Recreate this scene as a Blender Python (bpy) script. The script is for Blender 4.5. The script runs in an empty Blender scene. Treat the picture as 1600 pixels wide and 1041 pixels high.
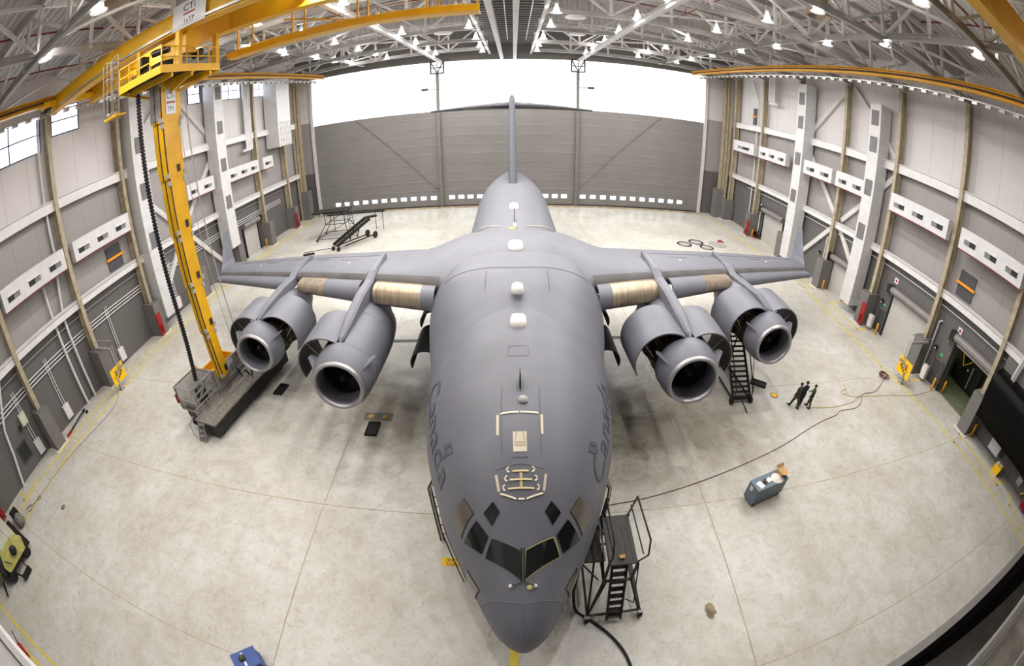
import bpy, math, random
from mathutils import Vector as V, Matrix
random.seed(7)
S = bpy.context.scene
COL = S.collection
PI = math.pi
# ------------------------------------------------------------ camera, world, exposure
cam = bpy.data.cameras.new('camera'); cam_o = bpy.data.objects.new('camera', cam); COL.objects.link(cam_o)
cam.type = 'PANO'; cam.sensor_width = 36.0; cam.clip_start = .05; cam.clip_end = 500
for holder in (cam, getattr(cam, 'cycles', None)):
    try:
        holder.panorama_type = 'FISHEYE_EQUISOLID'
        holder.fisheye_lens = 15.544
        holder.fisheye_fov = math.radians(200)
    except Exception:
        pass
_pi, _ya, _ro = .516173, -.007882, -.008639
cp, sp, cy, sy = math.cos(_pi), math.sin(_pi), math.cos(_ya), math.sin(_ya)
fw = V((sy*cp, cy*cp, -sp)); rt = V((cy, -sy, 0)); up = rt.cross(fw)
cr, sr = math.cos(_ro), math.sin(_ro)
r2 = cr*rt + sr*up; u2 = -sr*rt + cr*up
M = Matrix((r2, u2, -fw)).transposed().to_4x4(); M.translation = V((0, 0, 15))
cam_o.matrix_world = M
S.camera = cam_o
W = bpy.data.worlds.new('world'); S.world = W; W.use_nodes = True
W.node_tree.nodes['Background'].inputs[0].default_value = (.8, .88, 1, 1)
W.node_tree.nodes['Background'].inputs[1].default_value = .5
S.view_settings.view_transform = 'Standard'; S.view_settings.look = 'None'
S.view_settings.gamma = 1; S.view_settings.use_curve_mapping = False
S.view_settings.exposure = 0.0
LAMP_W = 530.0      # each high bay lamp
DOOR_E = 1.9        # daylight through the translucent door
WIN_E = 3.0         # daylight in the clerestory windows

# ------------------------------------------------------------ materials
def lin(c): return tuple(((x/255)/12.92 if x/255 <= .04045 else ((x/255+.055)/1.055)**2.4) for x in c)
def mat(name, rgb, rough=.6, metal=0.0, var=.06, scale=1.5, bump=0.0, bscale=30, emit=None, es=1.0, coat=0, spec=.5):
    m = bpy.data.materials.new(name); m.use_nodes = True
    nt = m.node_tree; b = nt.nodes['Principled BSDF']
    c = lin(rgb)
    b.inputs['Base Color'].default_value = (*c, 1); b.inputs['Roughness'].default_value = rough
    b.inputs['Metallic'].default_value = metal; b.inputs['Specular IOR Level'].default_value = spec
    if coat: b.inputs['Coat Weight'].default_value = coat; b.inputs['Coat Roughness'].default_value = .15
    if var:
        g = nt.nodes.new('ShaderNodeNewGeometry')
        n = nt.nodes.new('ShaderNodeTexNoise'); n.inputs['Scale'].default_value = scale; n.inputs['Detail'].default_value = 4
        nt.links.new(g.outputs['Position'], n.inputs['Vector'])
        r = nt.nodes.new('ShaderNodeValToRGB')
        r.color_ramp.elements[0].position = .3; r.color_ramp.elements[1].position = .7
        r.color_ramp.elements[0].color = (*[x*(1-var*2) for x in c], 1)
        r.color_ramp.elements[1].color = (*[min(1, x*(1+var*2)) for x in c], 1)
        nt.links.new(n.outputs['Fac'], r.inputs['Fac']); nt.links.new(r.outputs['Color'], b.inputs['Base Color'])
    if bump:
        n2 = nt.nodes.new('ShaderNodeTexNoise'); n2.inputs['Scale'].default_value = bscale
        g2 = nt.nodes.new('ShaderNodeNewGeometry'); nt.links.new(g2.outputs['Position'], n2.inputs['Vector'])
        bp = nt.nodes.new('ShaderNodeBump'); bp.inputs['Strength'].default_value = bump; bp.inputs['Distance'].default_value = .02
        nt.links.new(n2.outputs['Fac'], bp.inputs['Height']); nt.links.new(bp.outputs['Normal'], b.inputs['Normal'])
    if emit:
        b.inputs['Emission Color'].default_value = (*lin(emit), 1); b.inputs['Emission Strength'].default_value = es
    return m
K = {}
K['aero'] = mat('aircraft_grey_paint', (109, 110, 119), .5, var=.035, scale=.9)
K['aero2'] = mat('aircraft_radome_paint', (105, 106, 116), .5, var=.03, scale=.9)
K['aero_dk'] = mat('aircraft_dark_grey', (98, 95, 95), .55, var=.1, scale=.8)
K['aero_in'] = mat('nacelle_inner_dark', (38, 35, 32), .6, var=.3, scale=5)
K['seam'] = mat('panel_seam', (98, 98, 103), .7, var=0)
K['lip'] = mat('inlet_lip_metal', (172, 170, 172), .38, .55, var=.05)
K['fan'] = mat('fan_blade_metal', (52, 51, 52), .35, .7, var=.1)
K['core'] = mat('engine_core', (62, 55, 46), .5, .5, var=.5, scale=6, bump=.5, bscale=14)
K['brass'] = mat('engine_pipe', (110, 96, 72), .4, .7, var=.2)
K['glass'] = mat('cockpit_glass', (26, 29, 30), .06, 0, var=0, spec=.8)
K['glass_t'] = mat('side_window_blind', (104, 98, 88), .12, 0, var=.08, spec=.7)
K['gasket'] = mat('window_gasket', (70, 70, 74), .6, var=0)
K['primer'] = mat('yellow_primer', (196, 190, 122), .6, var=.05)
K['tape'] = mat('masking_tape', (216, 206, 182), .7, var=.05)
K['tape2'] = mat('masking_tape_aged', (205, 188, 140), .7, var=.05)
K['tan'] = mat('bare_hatch', (188, 174, 152), .6, var=.05)
K['letter'] = mat('dark_lettering', (88, 92, 106), .6, var=.03)
K['dome'] = mat('white_antenna_plastic', (232, 228, 222), .45, var=.02)
K['rubber'] = mat('black_rubber', (20, 20, 21), .7, var=.1)
K['blk'] = mat('black_paint', (24, 23, 22), .5, var=.15, scale=4)
K['blk_steel'] = mat('dark_painted_steel', (34, 31, 27), .45, .3, var=.2, scale=4)
K['dkgreen'] = mat('dark_green_black', (28, 33, 31), .55, var=.2)
K['yel'] = mat('crane_yellow', (226, 172, 8), .42, var=.05, scale=.7)
K['yel_dk'] = mat('crane_rail_yellow', (212, 152, 18), .4, var=.05)
K['yline'] = mat('floor_line_yellow', (226, 203, 70), .6, var=.1, scale=3)
K['sign_y'] = mat('sign_yellow', (240, 190, 16), .5, var=.02)
K['white'] = mat('white_paint', (216, 214, 214), .55, var=.03)
K['sign_w'] = mat('sign_white', (222, 222, 226), .5, var=.02)
K['red'] = mat('red_paint', (150, 22, 28), .4, var=.05)
K['pipe_r'] = mat('sprinkler_pipe_red', (112, 32, 36), .5, var=.05)
K['steel_w'] = mat('white_structural_steel', (204, 201, 198), .5, var=.04)
K['steel_g'] = mat('grey_structural_steel', (164, 161, 158), .5, var=.05)
K['col'] = mat('tan_column_steel', (166, 154, 130), .5, var=.1, scale=2)
K['case'] = mat('grey_column_casing', (112, 109, 107), .6, var=.04)
K['duct'] = mat('white_duct_cladding', (206, 205, 206), .5, var=.03)
K['grille'] = mat('grey_grille', (122, 121, 122), .6, var=.05)
K['dark'] = mat('dark_slot', (40, 40, 42), .7, var=0)
K['alu'] = mat('aluminium', (172, 170, 166), .38, .75, var=.08, scale=4)
K['deck'] = mat('diamond_plate', (150, 146, 138), .42, .6, var=.15, scale=5, bump=.6, bscale=18)
K['shutter'] = mat('roller_shutter_slats', (186, 183, 178), .5, var=.02)
K['roll'] = mat('roller_housing', (128, 124, 122), .5, .1, var=.04)
K['door_g'] = mat('grey_door_paint', (72, 72, 76), .5, var=.03)
K['orange'] = mat('orange_bar', (236, 150, 24), .5, var=.02)
K['bollard'] = mat('bollard_yellow', (240, 168, 20), .5, var=.03)
K['pipe_w'] = mat('white_conduit', (208, 207, 208), .45, var=.03)
K['hangar_door'] = mat('hangar_door_fabric', (120, 117, 115), .6, var=.03, scale=.4)
K['rib'] = mat('door_rib', (150, 147, 143), .6, var=0)
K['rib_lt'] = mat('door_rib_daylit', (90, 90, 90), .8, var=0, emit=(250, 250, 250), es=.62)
K['post'] = mat('door_post_grey', (112, 110, 104), .6, var=.04)
K['fin'] = mat('fin_blue_grey', (74, 77, 87), .5, var=.03)
K['stain'] = mat('brown_threshold_stain', (164, 146, 116), .7, var=.3, scale=1.2)
K['slotdeck'] = mat('dark_slot_decking', (74, 72, 70), .6, var=.1)
K['lattice'] = mat('door_lattice', (66, 65, 60), .6, var=0)
K['tail_dk'] = mat('tailplane_dark_grey', (56, 56, 60), .55, var=.05)  # darker than the hull: the tailplane's backlit shade is put into its colour
K['translucent'] = mat('translucent_door_fabric', (240, 240, 240), .6, var=0, emit=(250, 253, 255), es=DOOR_E)
K['pane'] = mat('daylit_pane', (240, 244, 250), .3, var=0, emit=(226, 238, 255), es=WIN_E)
K['frame_b'] = mat('window_frame', (84, 96, 120), .5, var=0)
K['lampglass'] = mat('lit_prismatic_glass', (250, 250, 250), .2, var=0, emit=(255, 250, 246), es=60)
K['lamp_ref'] = mat('lamp_rim', (226, 226, 226), .3, .3, var=0, emit=(255, 250, 246), es=.6)
K['drum'] = mat('tan_fan_drum', (150, 134, 112), .5, .2, var=.08)
K['roof'] = mat('white_roof_deck', (182, 178, 175), .6, var=.05, scale=.5)
K['camo'] = mat('camouflage_cloth', (66, 68, 46), .9, var=.5, scale=9)
K['navy'] = mat('navy_overalls', (30, 34, 54), .9, var=.15, scale=6)
K['skin'] = mat('skin', (160, 116, 92), .6, var=.03)
K['hair'] = mat('dark_hair', (30, 22, 18), .8, var=.1)
K['boot'] = mat('black_boots', (18, 17, 17), .6, var=.1)
K['bluegrey'] = mat('blue_grey_cabinet', (100, 116, 126), .45, .1, var=.04)
K['blue'] = mat('blue_cart', (60, 86, 150), .5, var=.05)
K['paper'] = mat('paper', (226, 226, 230), .7, var=.02)
K['rag'] = mat('white_rag', (222, 216, 206), .9, var=.06, scale=12)
K['card'] = mat('cardboard', (186, 150, 96), .8, var=.08)
K['tarp'] = mat('black_tarpaulin', (6, 5, 5), .42, var=.2, scale=2, spec=.12)
K['curtain'] = mat('black_curtain_cloth', (10, 9, 9), 1.0, var=.1, spec=0)
K['green'] = mat('exit_green', (60, 170, 110), .5, var=0, emit=(60, 190, 120), es=.15)
K['gpu'] = mat('olive_yellow_panel', (178, 172, 96), .5, var=.1, scale=3)
K['gpu_top'] = mat('pale_green_cover', (196, 198, 176), .5, var=.05)
K['lime'] = mat('lime_flap', (190, 206, 54), .5, var=.03)
K['hose_r'] = mat('red_brown_hose', (98, 70, 62), .6, var=.05)
K['cord'] = mat('grey_cord', (112, 108, 104), .7, var=0)
K['cord_y'] = mat('yellow_cord', (196, 170, 96), .7, var=0)
K['joint'] = mat('tan_floor_joint', (176, 163, 136), .8, var=.1)
K['matg'] = mat('grey_drip_mat', (110, 108, 100), .6, var=.2, scale=5)
K['chain'] = mat('cable_chain', (26, 27, 34), .45, .2, var=.1)
K['room'] = mat('side_room_wall', (92, 96, 76), .7, var=.05)
K['padw'] = mat('white_floor_pad', (222, 216, 206), .7, var=.04)
K['gold'] = mat('ochre_mark', (206, 160, 70), .6, var=.05)
K['floor2'] = mat('room_floor', (112, 116, 92), .35, var=.1)
# inboard slats: brushed bare metal striped across the span
def slat_metal():
    m = mat('bare_slat_metal', (190, 168, 136), .36, .55, var=.1, scale=2)
    nt = m.node_tree; b = nt.nodes['Principled BSDF']
    g = nt.nodes.new('ShaderNodeTexCoord'); w = nt.nodes.new('ShaderNodeTexNoise'); mp = nt.nodes.new('ShaderNodeMapping')
    mp.inputs['Scale'].default_value = (9, .5, .5); w.inputs['Scale'].default_value = 1.6; w.inputs['Detail'].default_value = 5
    nt.links.new(g.outputs['Object'], mp.inputs['Vector'])
    r = nt.nodes.new('ShaderNodeValToRGB')
    r.color_ramp.elements[0].color = (*lin((142, 126, 106)), 1); r.color_ramp.elements[1].color = (*lin((190, 174, 150)), 1); r.color_ramp.elements[0].position = .3; r.color_ramp.elements[1].position = .7
    nt.links.new(mp.outputs[0], w.inputs['Vector']); nt.links.new(w.outputs['Fac'], r.inputs['Fac'])
    nt.links.new(r.outputs['Color'], b.inputs['Base Color'])
    return m
K['slat_metal'] = slat_metal()
# walls: dark plinth, mid grey band, white upper panels, vertical panel joints
def wall_mat(name, axis):
    m = bpy.data.materials.new(name); m.use_nodes = True; nt = m.node_tree; b = nt.nodes['Principled BSDF']
    g = nt.nodes.new('ShaderNodeNewGeometry'); s = nt.nodes.new('ShaderNodeSeparateXYZ'); nt.links.new(g.outputs['Position'], s.inputs[0])
    mr = nt.nodes.new('ShaderNodeMath'); mr.operation = 'DIVIDE'; mr.inputs[1].default_value = 30; nt.links.new(s.outputs['Z'], mr.inputs[0])
    r = nt.nodes.new('ShaderNodeValToRGB'); r.color_ramp.interpolation = 'CONSTANT'
    e = r.color_ramp.elements; e[0].position = 0; e[0].color = (*lin((100, 97, 96)), 1)
    e[1].position = 7.0/30; e[1].color = (*lin((156, 151, 150)), 1)
    x = e.new(15.4/30); x.color = (*lin((214, 210, 210)), 1)
    nt.links.new(mr.outputs[0], r.inputs['Fac'])
    w = nt.nodes.new('ShaderNodeMath'); w.operation = 'FRACT'
    d = nt.nodes.new('ShaderNodeMath'); d.operation = 'DIVIDE'; d.inputs[1].default_value = 2.72
    nt.links.new(s.outputs[axis], d.inputs[0]); nt.links.new(d.outputs[0], w.inputs[0])
    c = nt.nodes.new('ShaderNodeMath'); c.operation = 'LESS_THAN'; c.inputs[1].default_value = .012; nt.links.new(w.outputs[0], c.inputs[0])
    n = nt.nodes.new('ShaderNodeTexNoise'); n.inputs['Scale'].default_value = .6; n.inputs['Detail'].default_value = 4; nt.links.new(g.outputs['Position'], n.inputs['Vector'])
    mx = nt.nodes.new('ShaderNodeMixRGB'); mx.blend_type = 'MULTIPLY'; mx.inputs[0].default_value = .12
    nt.links.new(r.outputs['Color'], mx.inputs[1]); nt.links.new(n.outputs['Fac'], mx.inputs[2])
    mj = nt.nodes.new('ShaderNodeMixRGB'); mj.blend_type = 'MULTIPLY'; mj.inputs[2].default_value = (.55, .55, .55, 1)
    nt.links.new(c.outputs[0], mj.inputs[0]); nt.links.new(mx.outputs[0], mj.inputs[1]); nt.links.new(mj.outputs[0], b.inputs['Base Color'])
    b.inputs['Roughness'].default_value = .6
    return m
K['wall'] = wall_mat('wall_panels', 'Y'); K['wall_x'] = wall_mat('wall_panels_end', 'X')
# floor: sealed concrete with large mottling, scuffs, an oil stain at right and painted shade under the aircraft
def floor_mat():
    m = bpy.data.materials.new('sealed_concrete'); m.use_nodes = True; nt = m.node_tree; b = nt.nodes['Principled BSDF']
    L = nt.links.new; g = nt.nodes.new('ShaderNodeNewGeometry')
    def noise(sc, det=6, dist=0, rough=.6):
        n = nt.nodes.new('ShaderNodeTexNoise'); n.inputs['Scale'].default_value = sc; n.inputs['Detail'].default_value = det
        n.inputs['Roughness'].default_value = rough; n.inputs['Distortion'].default_value = dist; L(g.outputs['Position'], n.inputs['Vector']); return n
    def ramp(src, stops):
        r = nt.nodes.new('ShaderNodeValToRGB'); e = r.color_ramp.elements
        e[0].position, e[0].color = stops[0][0], (*stops[0][1], 1); e[1].position, e[1].color = stops[1][0], (*stops[1][1], 1)
        L(src, r.inputs['Fac']); return r.outputs['Color']
    def mul(a, bb, f):
        x = nt.nodes.new('ShaderNodeMixRGB'); x.blend_type = 'MULTIPLY'
        if isinstance(f, float): x.inputs[0].default_value = f
        else: L(f, x.inputs[0])
        L(a, x.inputs[1])
        if isinstance(bb, tuple): x.inputs[2].default_value = (*bb, 1)
        else: L(bb, x.inputs[2])
        return x.outputs[0]
    base = ramp(noise(.22, 5).outputs['Fac'], [(.32, lin((190, 186, 175))), (.68, lin((212, 211, 207)))])
    base = mul(base, ramp(noise(1.3, 8, .6, .7).outputs['Fac'], [(.34, (.80, .77, .70)), (.56, (1, 1, 1))]), .75)
    base = mul(base, ramp(noise(5, 8, 1.0, .75).outputs['Fac'], [(.32, (.62, .57, .48)), (.47, (1, 1, 1))]), .7)
    base = mul(base, ramp(noise(14, 6, .3, .7).outputs['Fac'], [(.29, (.58, .53, .46)), (.40, (1, 1, 1))]), .7)
    # soft dark patches: oil at right; left and middle mostly shade painted in
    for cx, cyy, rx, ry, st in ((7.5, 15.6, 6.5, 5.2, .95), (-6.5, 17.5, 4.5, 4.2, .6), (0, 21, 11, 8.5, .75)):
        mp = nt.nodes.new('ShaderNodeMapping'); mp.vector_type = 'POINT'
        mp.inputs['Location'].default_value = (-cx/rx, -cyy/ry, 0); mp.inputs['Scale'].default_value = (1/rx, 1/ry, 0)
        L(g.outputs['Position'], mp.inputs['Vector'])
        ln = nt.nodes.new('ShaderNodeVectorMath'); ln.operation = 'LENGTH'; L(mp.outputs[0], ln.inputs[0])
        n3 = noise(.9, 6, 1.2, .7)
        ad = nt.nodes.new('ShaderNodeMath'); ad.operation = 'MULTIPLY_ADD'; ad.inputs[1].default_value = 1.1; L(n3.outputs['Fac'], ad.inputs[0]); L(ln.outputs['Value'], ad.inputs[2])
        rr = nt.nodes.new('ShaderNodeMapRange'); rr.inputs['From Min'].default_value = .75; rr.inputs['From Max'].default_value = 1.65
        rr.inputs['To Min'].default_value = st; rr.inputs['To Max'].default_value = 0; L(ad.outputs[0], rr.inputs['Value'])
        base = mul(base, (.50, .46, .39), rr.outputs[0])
    L(base, b.inputs['Base Color'])
    rn = ramp(noise(.8, 4).outputs['Fac'], [(.3, (.26, .26, .26)), (.7, (.42, .42, .42))]); L(rn, b.inputs['Roughness'])
    b.inputs['Specular IOR Level'].default_value = .4
    return m
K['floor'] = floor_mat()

# ------------------------------------------------------------ mesh builder
class MB:
    def __init__(s): s.v = []; s.f = []; s.sm = []; s.mi = []; s.cur = 0
    def add(s, vs, fs, smooth=False):
        o = len(s.v); s.v += [tuple(v) for v in vs]
        for f in fs: s.f.append([i+o for i in f]); s.sm.append(smooth); s.mi.append(s.cur)
        return s
    def bx(s, x0, x1, y0, y1, z0, z1):
        vs = [(x, y, z) for z in (z0, z1) for y in (y0, y1) for x in (x0, x1)]
        return s.add(vs, [(0, 2, 3, 1), (4, 5, 7, 6), (0, 1, 5, 4), (2, 6, 7, 3), (0, 4, 6, 2), (1, 3, 7, 5)])
    def box(s, c, d, rz=0, m=None):
        x, y, z = d[0]/2, d[1]/2, d[2]/2; R = m or Matrix.Rotation(rz, 3, 'Z'); c = V(c)
        vs = [c+R @ V((a*x, b*y, e*z)) for e in (-1, 1) for b in (-1, 1) for a in (-1, 1)]
        return s.add(vs, [(0, 2, 3, 1), (4, 5, 7, 6), (0, 1, 5, 4), (2, 6, 7, 3), (0, 4, 6, 2), (1, 3, 7, 5)])
    def bar(s, p, q, w, h=None, upv=(0, 0, 1)):
        p, q = V(p), V(q); h = h or w; d = (q-p).normalized(); a = d.cross(V(upv))
        if a.length < 1e-3: a = d.cross(V((0, 1, 0)))
        a.normalize(); b = a.cross(d)
        vs = [o+a*i*w/2+b*j*h/2 for o in (p, q) for j in (-1, 1) for i in (-1, 1)]
        return s.add(vs, [(0, 1, 3, 2), (4, 6, 7, 5), (0, 4, 5, 1), (2, 3, 7, 6), (0, 2, 6, 4), (1, 5, 7, 3)])
    def ibeam(s, p, q, w, h, t=.04, upv=(0, 0, 1)):
        p, q = V(p), V(q); d = (q-p).normalized(); a = d.cross(V(upv))
        if a.length < 1e-3: a = d.cross(V((0, 1, 0)))
        a.normalize(); b = a.cross(d)
        for sgn in (-1, 1): s.bar(p+b*sgn*(h/2-t/2), q+b*sgn*(h/2-t/2), w, t, upv)
        return s.bar(p, q, t, h-2*t, upv)
    def tube(s, pts, r, n=8, cap=True, smooth=True):
        pts = [V(p) for p in pts]; k = len(pts); rs = r if isinstance(r, (list, tuple)) else [r]*k
        t = [(pts[min(i+1, k-1)]-pts[max(i-1, 0)]).normalized() for i in range(k)]
        a = t[0].cross(V((0, 0, 1)))
        if a.length < 1e-3: a = t[0].cross(V((0, 1, 0)))
        a.normalize(); vs = []
        for i in range(k):
            a = (a-t[i]*a.dot(t[i])); a.normalize(); b = t[i].cross(a)
            vs += [pts[i]+(a*math.cos(2*PI*j/n)+b*math.sin(2*PI*j/n))*rs[i] for j in range(n)]
        fs = [(i*n+j, i*n+(j+1) % n, (i+1)*n+(j+1) % n, (i+1)*n+j) for i in range(k-1) for j in range(n)]
        s.add(vs, fs, smooth)
        if cap: s.add(vs[:n][::-1], [tuple(range(n))]); s.add(vs[-n:], [tuple(range(n))])
        return s
    def lathe(s, prof, o, axis=(0, 0, 1), n=24, a0=0, a1=2*PI, smooth=True, ref=None):
        ax = V(axis).normalized(); u = V(ref) if ref else ax.cross(V((0, 0, 1)))
        if u.length < 1e-3: u = V((1, 0, 0))
        u.normalize(); w = ax.cross(u); o = V(o); full = abs(a1-a0-2*PI) < 1e-6; m = n if full else n+1
        vs = [o+ax*t+(u*math.cos(a0+(a1-a0)*j/n)+w*math.sin(a0+(a1-a0)*j/n))*r for r, t in prof for j in range(m)]
        fs = [(i*m+j, i*m+(j+1) % m, (i+1)*m+(j+1) % m, (i+1)*m+j) for i in range(len(prof)-1) for j in range(n)]
        return s.add(vs, fs, smooth)
    def disc(s, o, axis, r, n=20): return s.lathe([(.001, 0), (r, 0)], o, axis, n, smooth=False)
    def cyl(s, p, q, r, n=16):
        return s.tube([p, q], r, n)
    def loft(s, rings, closed=True, cap=True, smooth=True):
        n = len(rings[0]); vs = [p for r in rings for p in r]; m = n if closed else n-1
        s.add(vs, [(i*n+j, i*n+(j+1) % n, (i+1)*n+(j+1) % n, (i+1)*n+j) for i in range(len(rings)-1) for j in range(m)], smooth)
        if cap and closed: s.add(rings[0][::-1], [tuple(range(n))]); s.add(rings[-1], [tuple(range(n))])
        return s
    def prism(s, pts, ext, smooth=False):
        n = len(pts); e = V(ext); a = [V(p) for p in pts]; vs = a+[p+e for p in a]
        return s.add(vs, [tuple(range(n))[::-1], tuple(range(n, 2*n))]+[(i, (i+1) % n, n+(i+1) % n, n+i) for i in range(n)], smooth)
    def build(s, name, m, parent=None, at=None, local=False):
        me = bpy.data.meshes.new(name); o = bpy.data.objects.new(name, me); COL.objects.link(o)
        off = V((0, 0, 0))
        if parent is not None:
            o.parent = parent
            if not local:
                q = parent
                while q is not None: off += q.location; q = q.parent
        elif at is not None: off = V(at); o.location = off
        me.from_pydata([V(v)-off for v in s.v], [], s.f)
        ms = m if isinstance(m, (list, tuple)) else [m]
        for x in ms: me.materials.append(K[x] if isinstance(x, str) else x)
        me.polygons.foreach_set('use_smooth', s.sm); me.polygons.foreach_set('material_index', s.mi)
        me.update()
        return o
def tag(o, label, cat, group=None):
    o['label'] = label; o['category'] = cat
    if group: o['group'] = group
    return o
def thing(name, label, cat, loc=(0, 0, 0), group=None, rz=0):
    o = bpy.data.objects.new(name, None); COL.objects.link(o); o.location = loc; o.rotation_euler = (0, 0, rz)
    o.empty_display_size = .2
    return tag(o, label, cat, group)
def struct(o): o['kind'] = 'structure'; return o
def text(name, body, size, m, origin, right, upv, parent, ext=.004, align='CENTER', local=False, warp=None):
    cu = bpy.data.curves.new(name, 'FONT'); cu.body = body; cu.size = size; cu.align_x = align; cu.align_y = 'CENTER'; cu.extrude = 0 if warp else ext
    cu.resolution_u = 3
    to = bpy.data.objects.new(name, cu); COL.objects.link(to)
    dg = bpy.context.evaluated_depsgraph_get(); me = bpy.data.meshes.new_from_object(to.evaluated_get(dg))
    bpy.data.objects.remove(to); r = V(right).normalized(); u = V(upv).normalized(); n = r.cross(u); o3 = V(origin)
    b = MB()
    if warp: b.add([warp(v.co.x, v.co.y) for v in me.vertices], [list(p.vertices) for p in me.polygons])
    else: b.add([o3+r*v.co.x+u*v.co.y+n*v.co.z for v in me.vertices], [list(p.vertices) for p in me.polygons])
    return b.build(name, m, parent, local=local)
def copy_tree(o, parent=None):
    c = o.copy(); COL.objects.link(c); c.parent = parent
    for ch in list(o.children): copy_tree(ch, c)
    return c
ORD = ['first', 'second', 'third', 'fourth', 'fifth', 'sixth', 'seventh', 'eighth', 'ninth', 'tenth', 'eleventh', 'twelfth']
# ------------------------------------------------------------ the setting
XL, XR, YD, YB = -33.9, 34.2, 65.5, -9.0
def roof_z(x): return 28.2-abs(x+.5)*.068
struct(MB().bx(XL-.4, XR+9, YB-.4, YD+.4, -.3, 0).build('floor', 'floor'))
struct(MB().bx(XL-.35, XL, YB, YD, 0, 26.2).build('wall_left', 'wall'))
w = MB()
for y0, y1, z0, z1 in ((YB, 11.7, 0, 26.2), (16.6, YD, 0, 26.2), (11.7, 16.6, 4.75, 26.2)): w.bx(XR, XR+.35, y0, y1, z0, z1)
struct(w.build('wall_right', 'wall'))
struct(MB().bx(XL, XR, YB-.35, YB, 0, 28.4).build('wall_back', 'wall_x'))
w = MB()
w.bx(XL, -31.0, YD, YD+.3, 0, 22.5); w.bx(29.3, XR, YD, YD+.3, 0, 22.5); struct(w.build('wall_front', 'wall_x'))
struct(MB().bx(XL, XR, YD, YD+.3, 22.5, 28.4).build('wall_header', 'case'))
# roof deck: ribs run down the slope
w = MB(); ys = []; y = YB-.3; k = 0
while y < YD+.4:
    ys += [(y, 0), (y+.3, 0), (y+.36, .11), (y+.56, .11)]; y += .62
xs = (XL-.3, -.5, XR+.3)
vs = [(x, yy, roof_z(x)+dz) for yy, dz in ys for x in xs]
w.add(vs, [(i*3+j, i*3+j+1, i*3+j+4, i*3+j+3) for i in range(len(ys)-1) for j in range(2)])
struct(w.build('ceiling', 'roof'))
w = MB(); vs = []; y = 27; k = 0
while y < YD-.6:
    vs += [(y, 0), (y+.55, 0), (y+.6, -.14), (y+1.0, -.14)]; y += 1.1
P = [(x, yy, 24.75+dz) for yy, dz in vs for x in (-3.5, 2.7)]
w.add(P, [(2*i, 2*i+1, 2*i+3, 2*i+2) for i in range(len(vs)-1)])
struct(w.build('ceiling_slot', 'slotdeck'))
# side room behind the open roller door
w = MB(); w.bx(XR+.35, 43, 9.5, 9.8, 0, 5); w.bx(XR+.35, 43, 18.6, 18.9, 0, 5); w.bx(43, 43.3, 9.5, 18.9, 0, 5); w.bx(XR+.35, 43.3, 9.5, 18.9, 5, 5.2)
struct(w.build('wall_side_room', 'room'))
struct(MB().bx(XR+.05, 43, 9.8, 18.6, .0, .02).build('floor_side_room', 'floor2'))
sl = bpy.data.lights.new('side_room_light', 'AREA'); sl.energy = 55; sl.size = 2; sl.color = (.9, 1, .75)
so = bpy.data.objects.new('side_room_light', sl); so.location = (38, 14, 4.85); COL.objects.link(so)
# hangar door: grey fabric below, translucent fabric above, two posts
ZT = 14.8
d = struct(MB().bx(-31, 29.3, YD-.05, YD+.1, .1, ZT).build('door_1', 'hangar_door'))
MB().bx(-31, 29.3, YD-.05, YD+.1, ZT, 22.5).build('daylight_panel', 'translucent', d)
r = MB(); z = 2.6
while z < ZT-.3: r.bx(-31, 29.3, YD-.1, YD-.05, z-.035, z+.035); z += 1.4
r.build('fabric_rib', 'rib', d)
r = MB(); z = ZT+.9
while z < 22.2: r.bx(-31, 29.3, YD-.1, YD-.05, z-.05, z+.05); z += 1.27
r.build('daylit_rib', 'rib_lt', d)
MB().bx(-31, 29.3, YD-.15, YD+.1, 0, .16).build('bottom_seal', 'blk', d)
for xs_ in ([-27.9+1.575*i for i in range(11)], [-9.35+1.4*i for i in range(13)], [10.3+1.57*i for i in range(11)]):
    for x in xs_:
        MB().bx(x-.42, x+.42, YD-.09, YD-.05, 1.15, 1.7).build('vision_pane', 'pane', d)
for x, nm in ((-31.1, 'left'), (29.4, 'right')):
    struct(MB().bx(x-.22, x+.22, YD-.4, YD, 0, 22.6).build('trim_'+nm, 'steel_w'))
for x, sd in ((-10.85, -1), (9.2, 1)):
    t = thing('door_post', 'tall grey post dividing the hangar door on the '+('left' if sd < 0 else 'right')+' of the tail fin', 'post', (x, YD-.4, 0), 'posts of the hangar door')
    MB().bx(x-.22, x+.22, YD-.55, YD-.2, 0, 20.7).build('post', 'post', t)
    h = MB(); q = YD-.5
    for a in (-.95, .95): h.bar((x+a, q, 20.7), (x+a, q, 22.6), .2)
    for zz in (20.7, 22.6): h.bar((x-.95, q, zz), (x+.95, q, zz), .2)
    h.bar((x-.95, q, 22.6), (x, q, 20.7), .16); h.bar((x+.95, q, 22.6), (x, q, 20.7), .16); h.bar((x-.95, q, 21.6), (x+.95, q, 21.6), .14); h.bar((x, q, 20.7), (x, q, 22.6), .1)
    h.build('lattice_head', 'lattice', t)
    a = MB(); a.bar((x, q, 18.3), (x+sd*1.9, q, 18.3), .09); a.build('lamp_arm', 'post', t)
    MB().bx(x+sd*1.9-.45, x+sd*1.9+.45, q-.2, q+.2, 18.1, 18.5).build('floodlight', 'lattice', t)
    c = MB(); pts = []
    for i in range(15):
        f = i/14; pts.append((x+sd*(.2+12.6*f*(1-.25*(1-f))), YD-.2, 2.5+ (ZT-2.6)*(f**1.15)))
    c.tube(pts, .045, 6); o = c.build('door_cable', 'cord', at=(x, YD-.2, 2.5))
    tag(o, 'dark cable slanting across the grey hangar door on the '+('left' if sd < 0 else 'right')+' side', 'cable')
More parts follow.
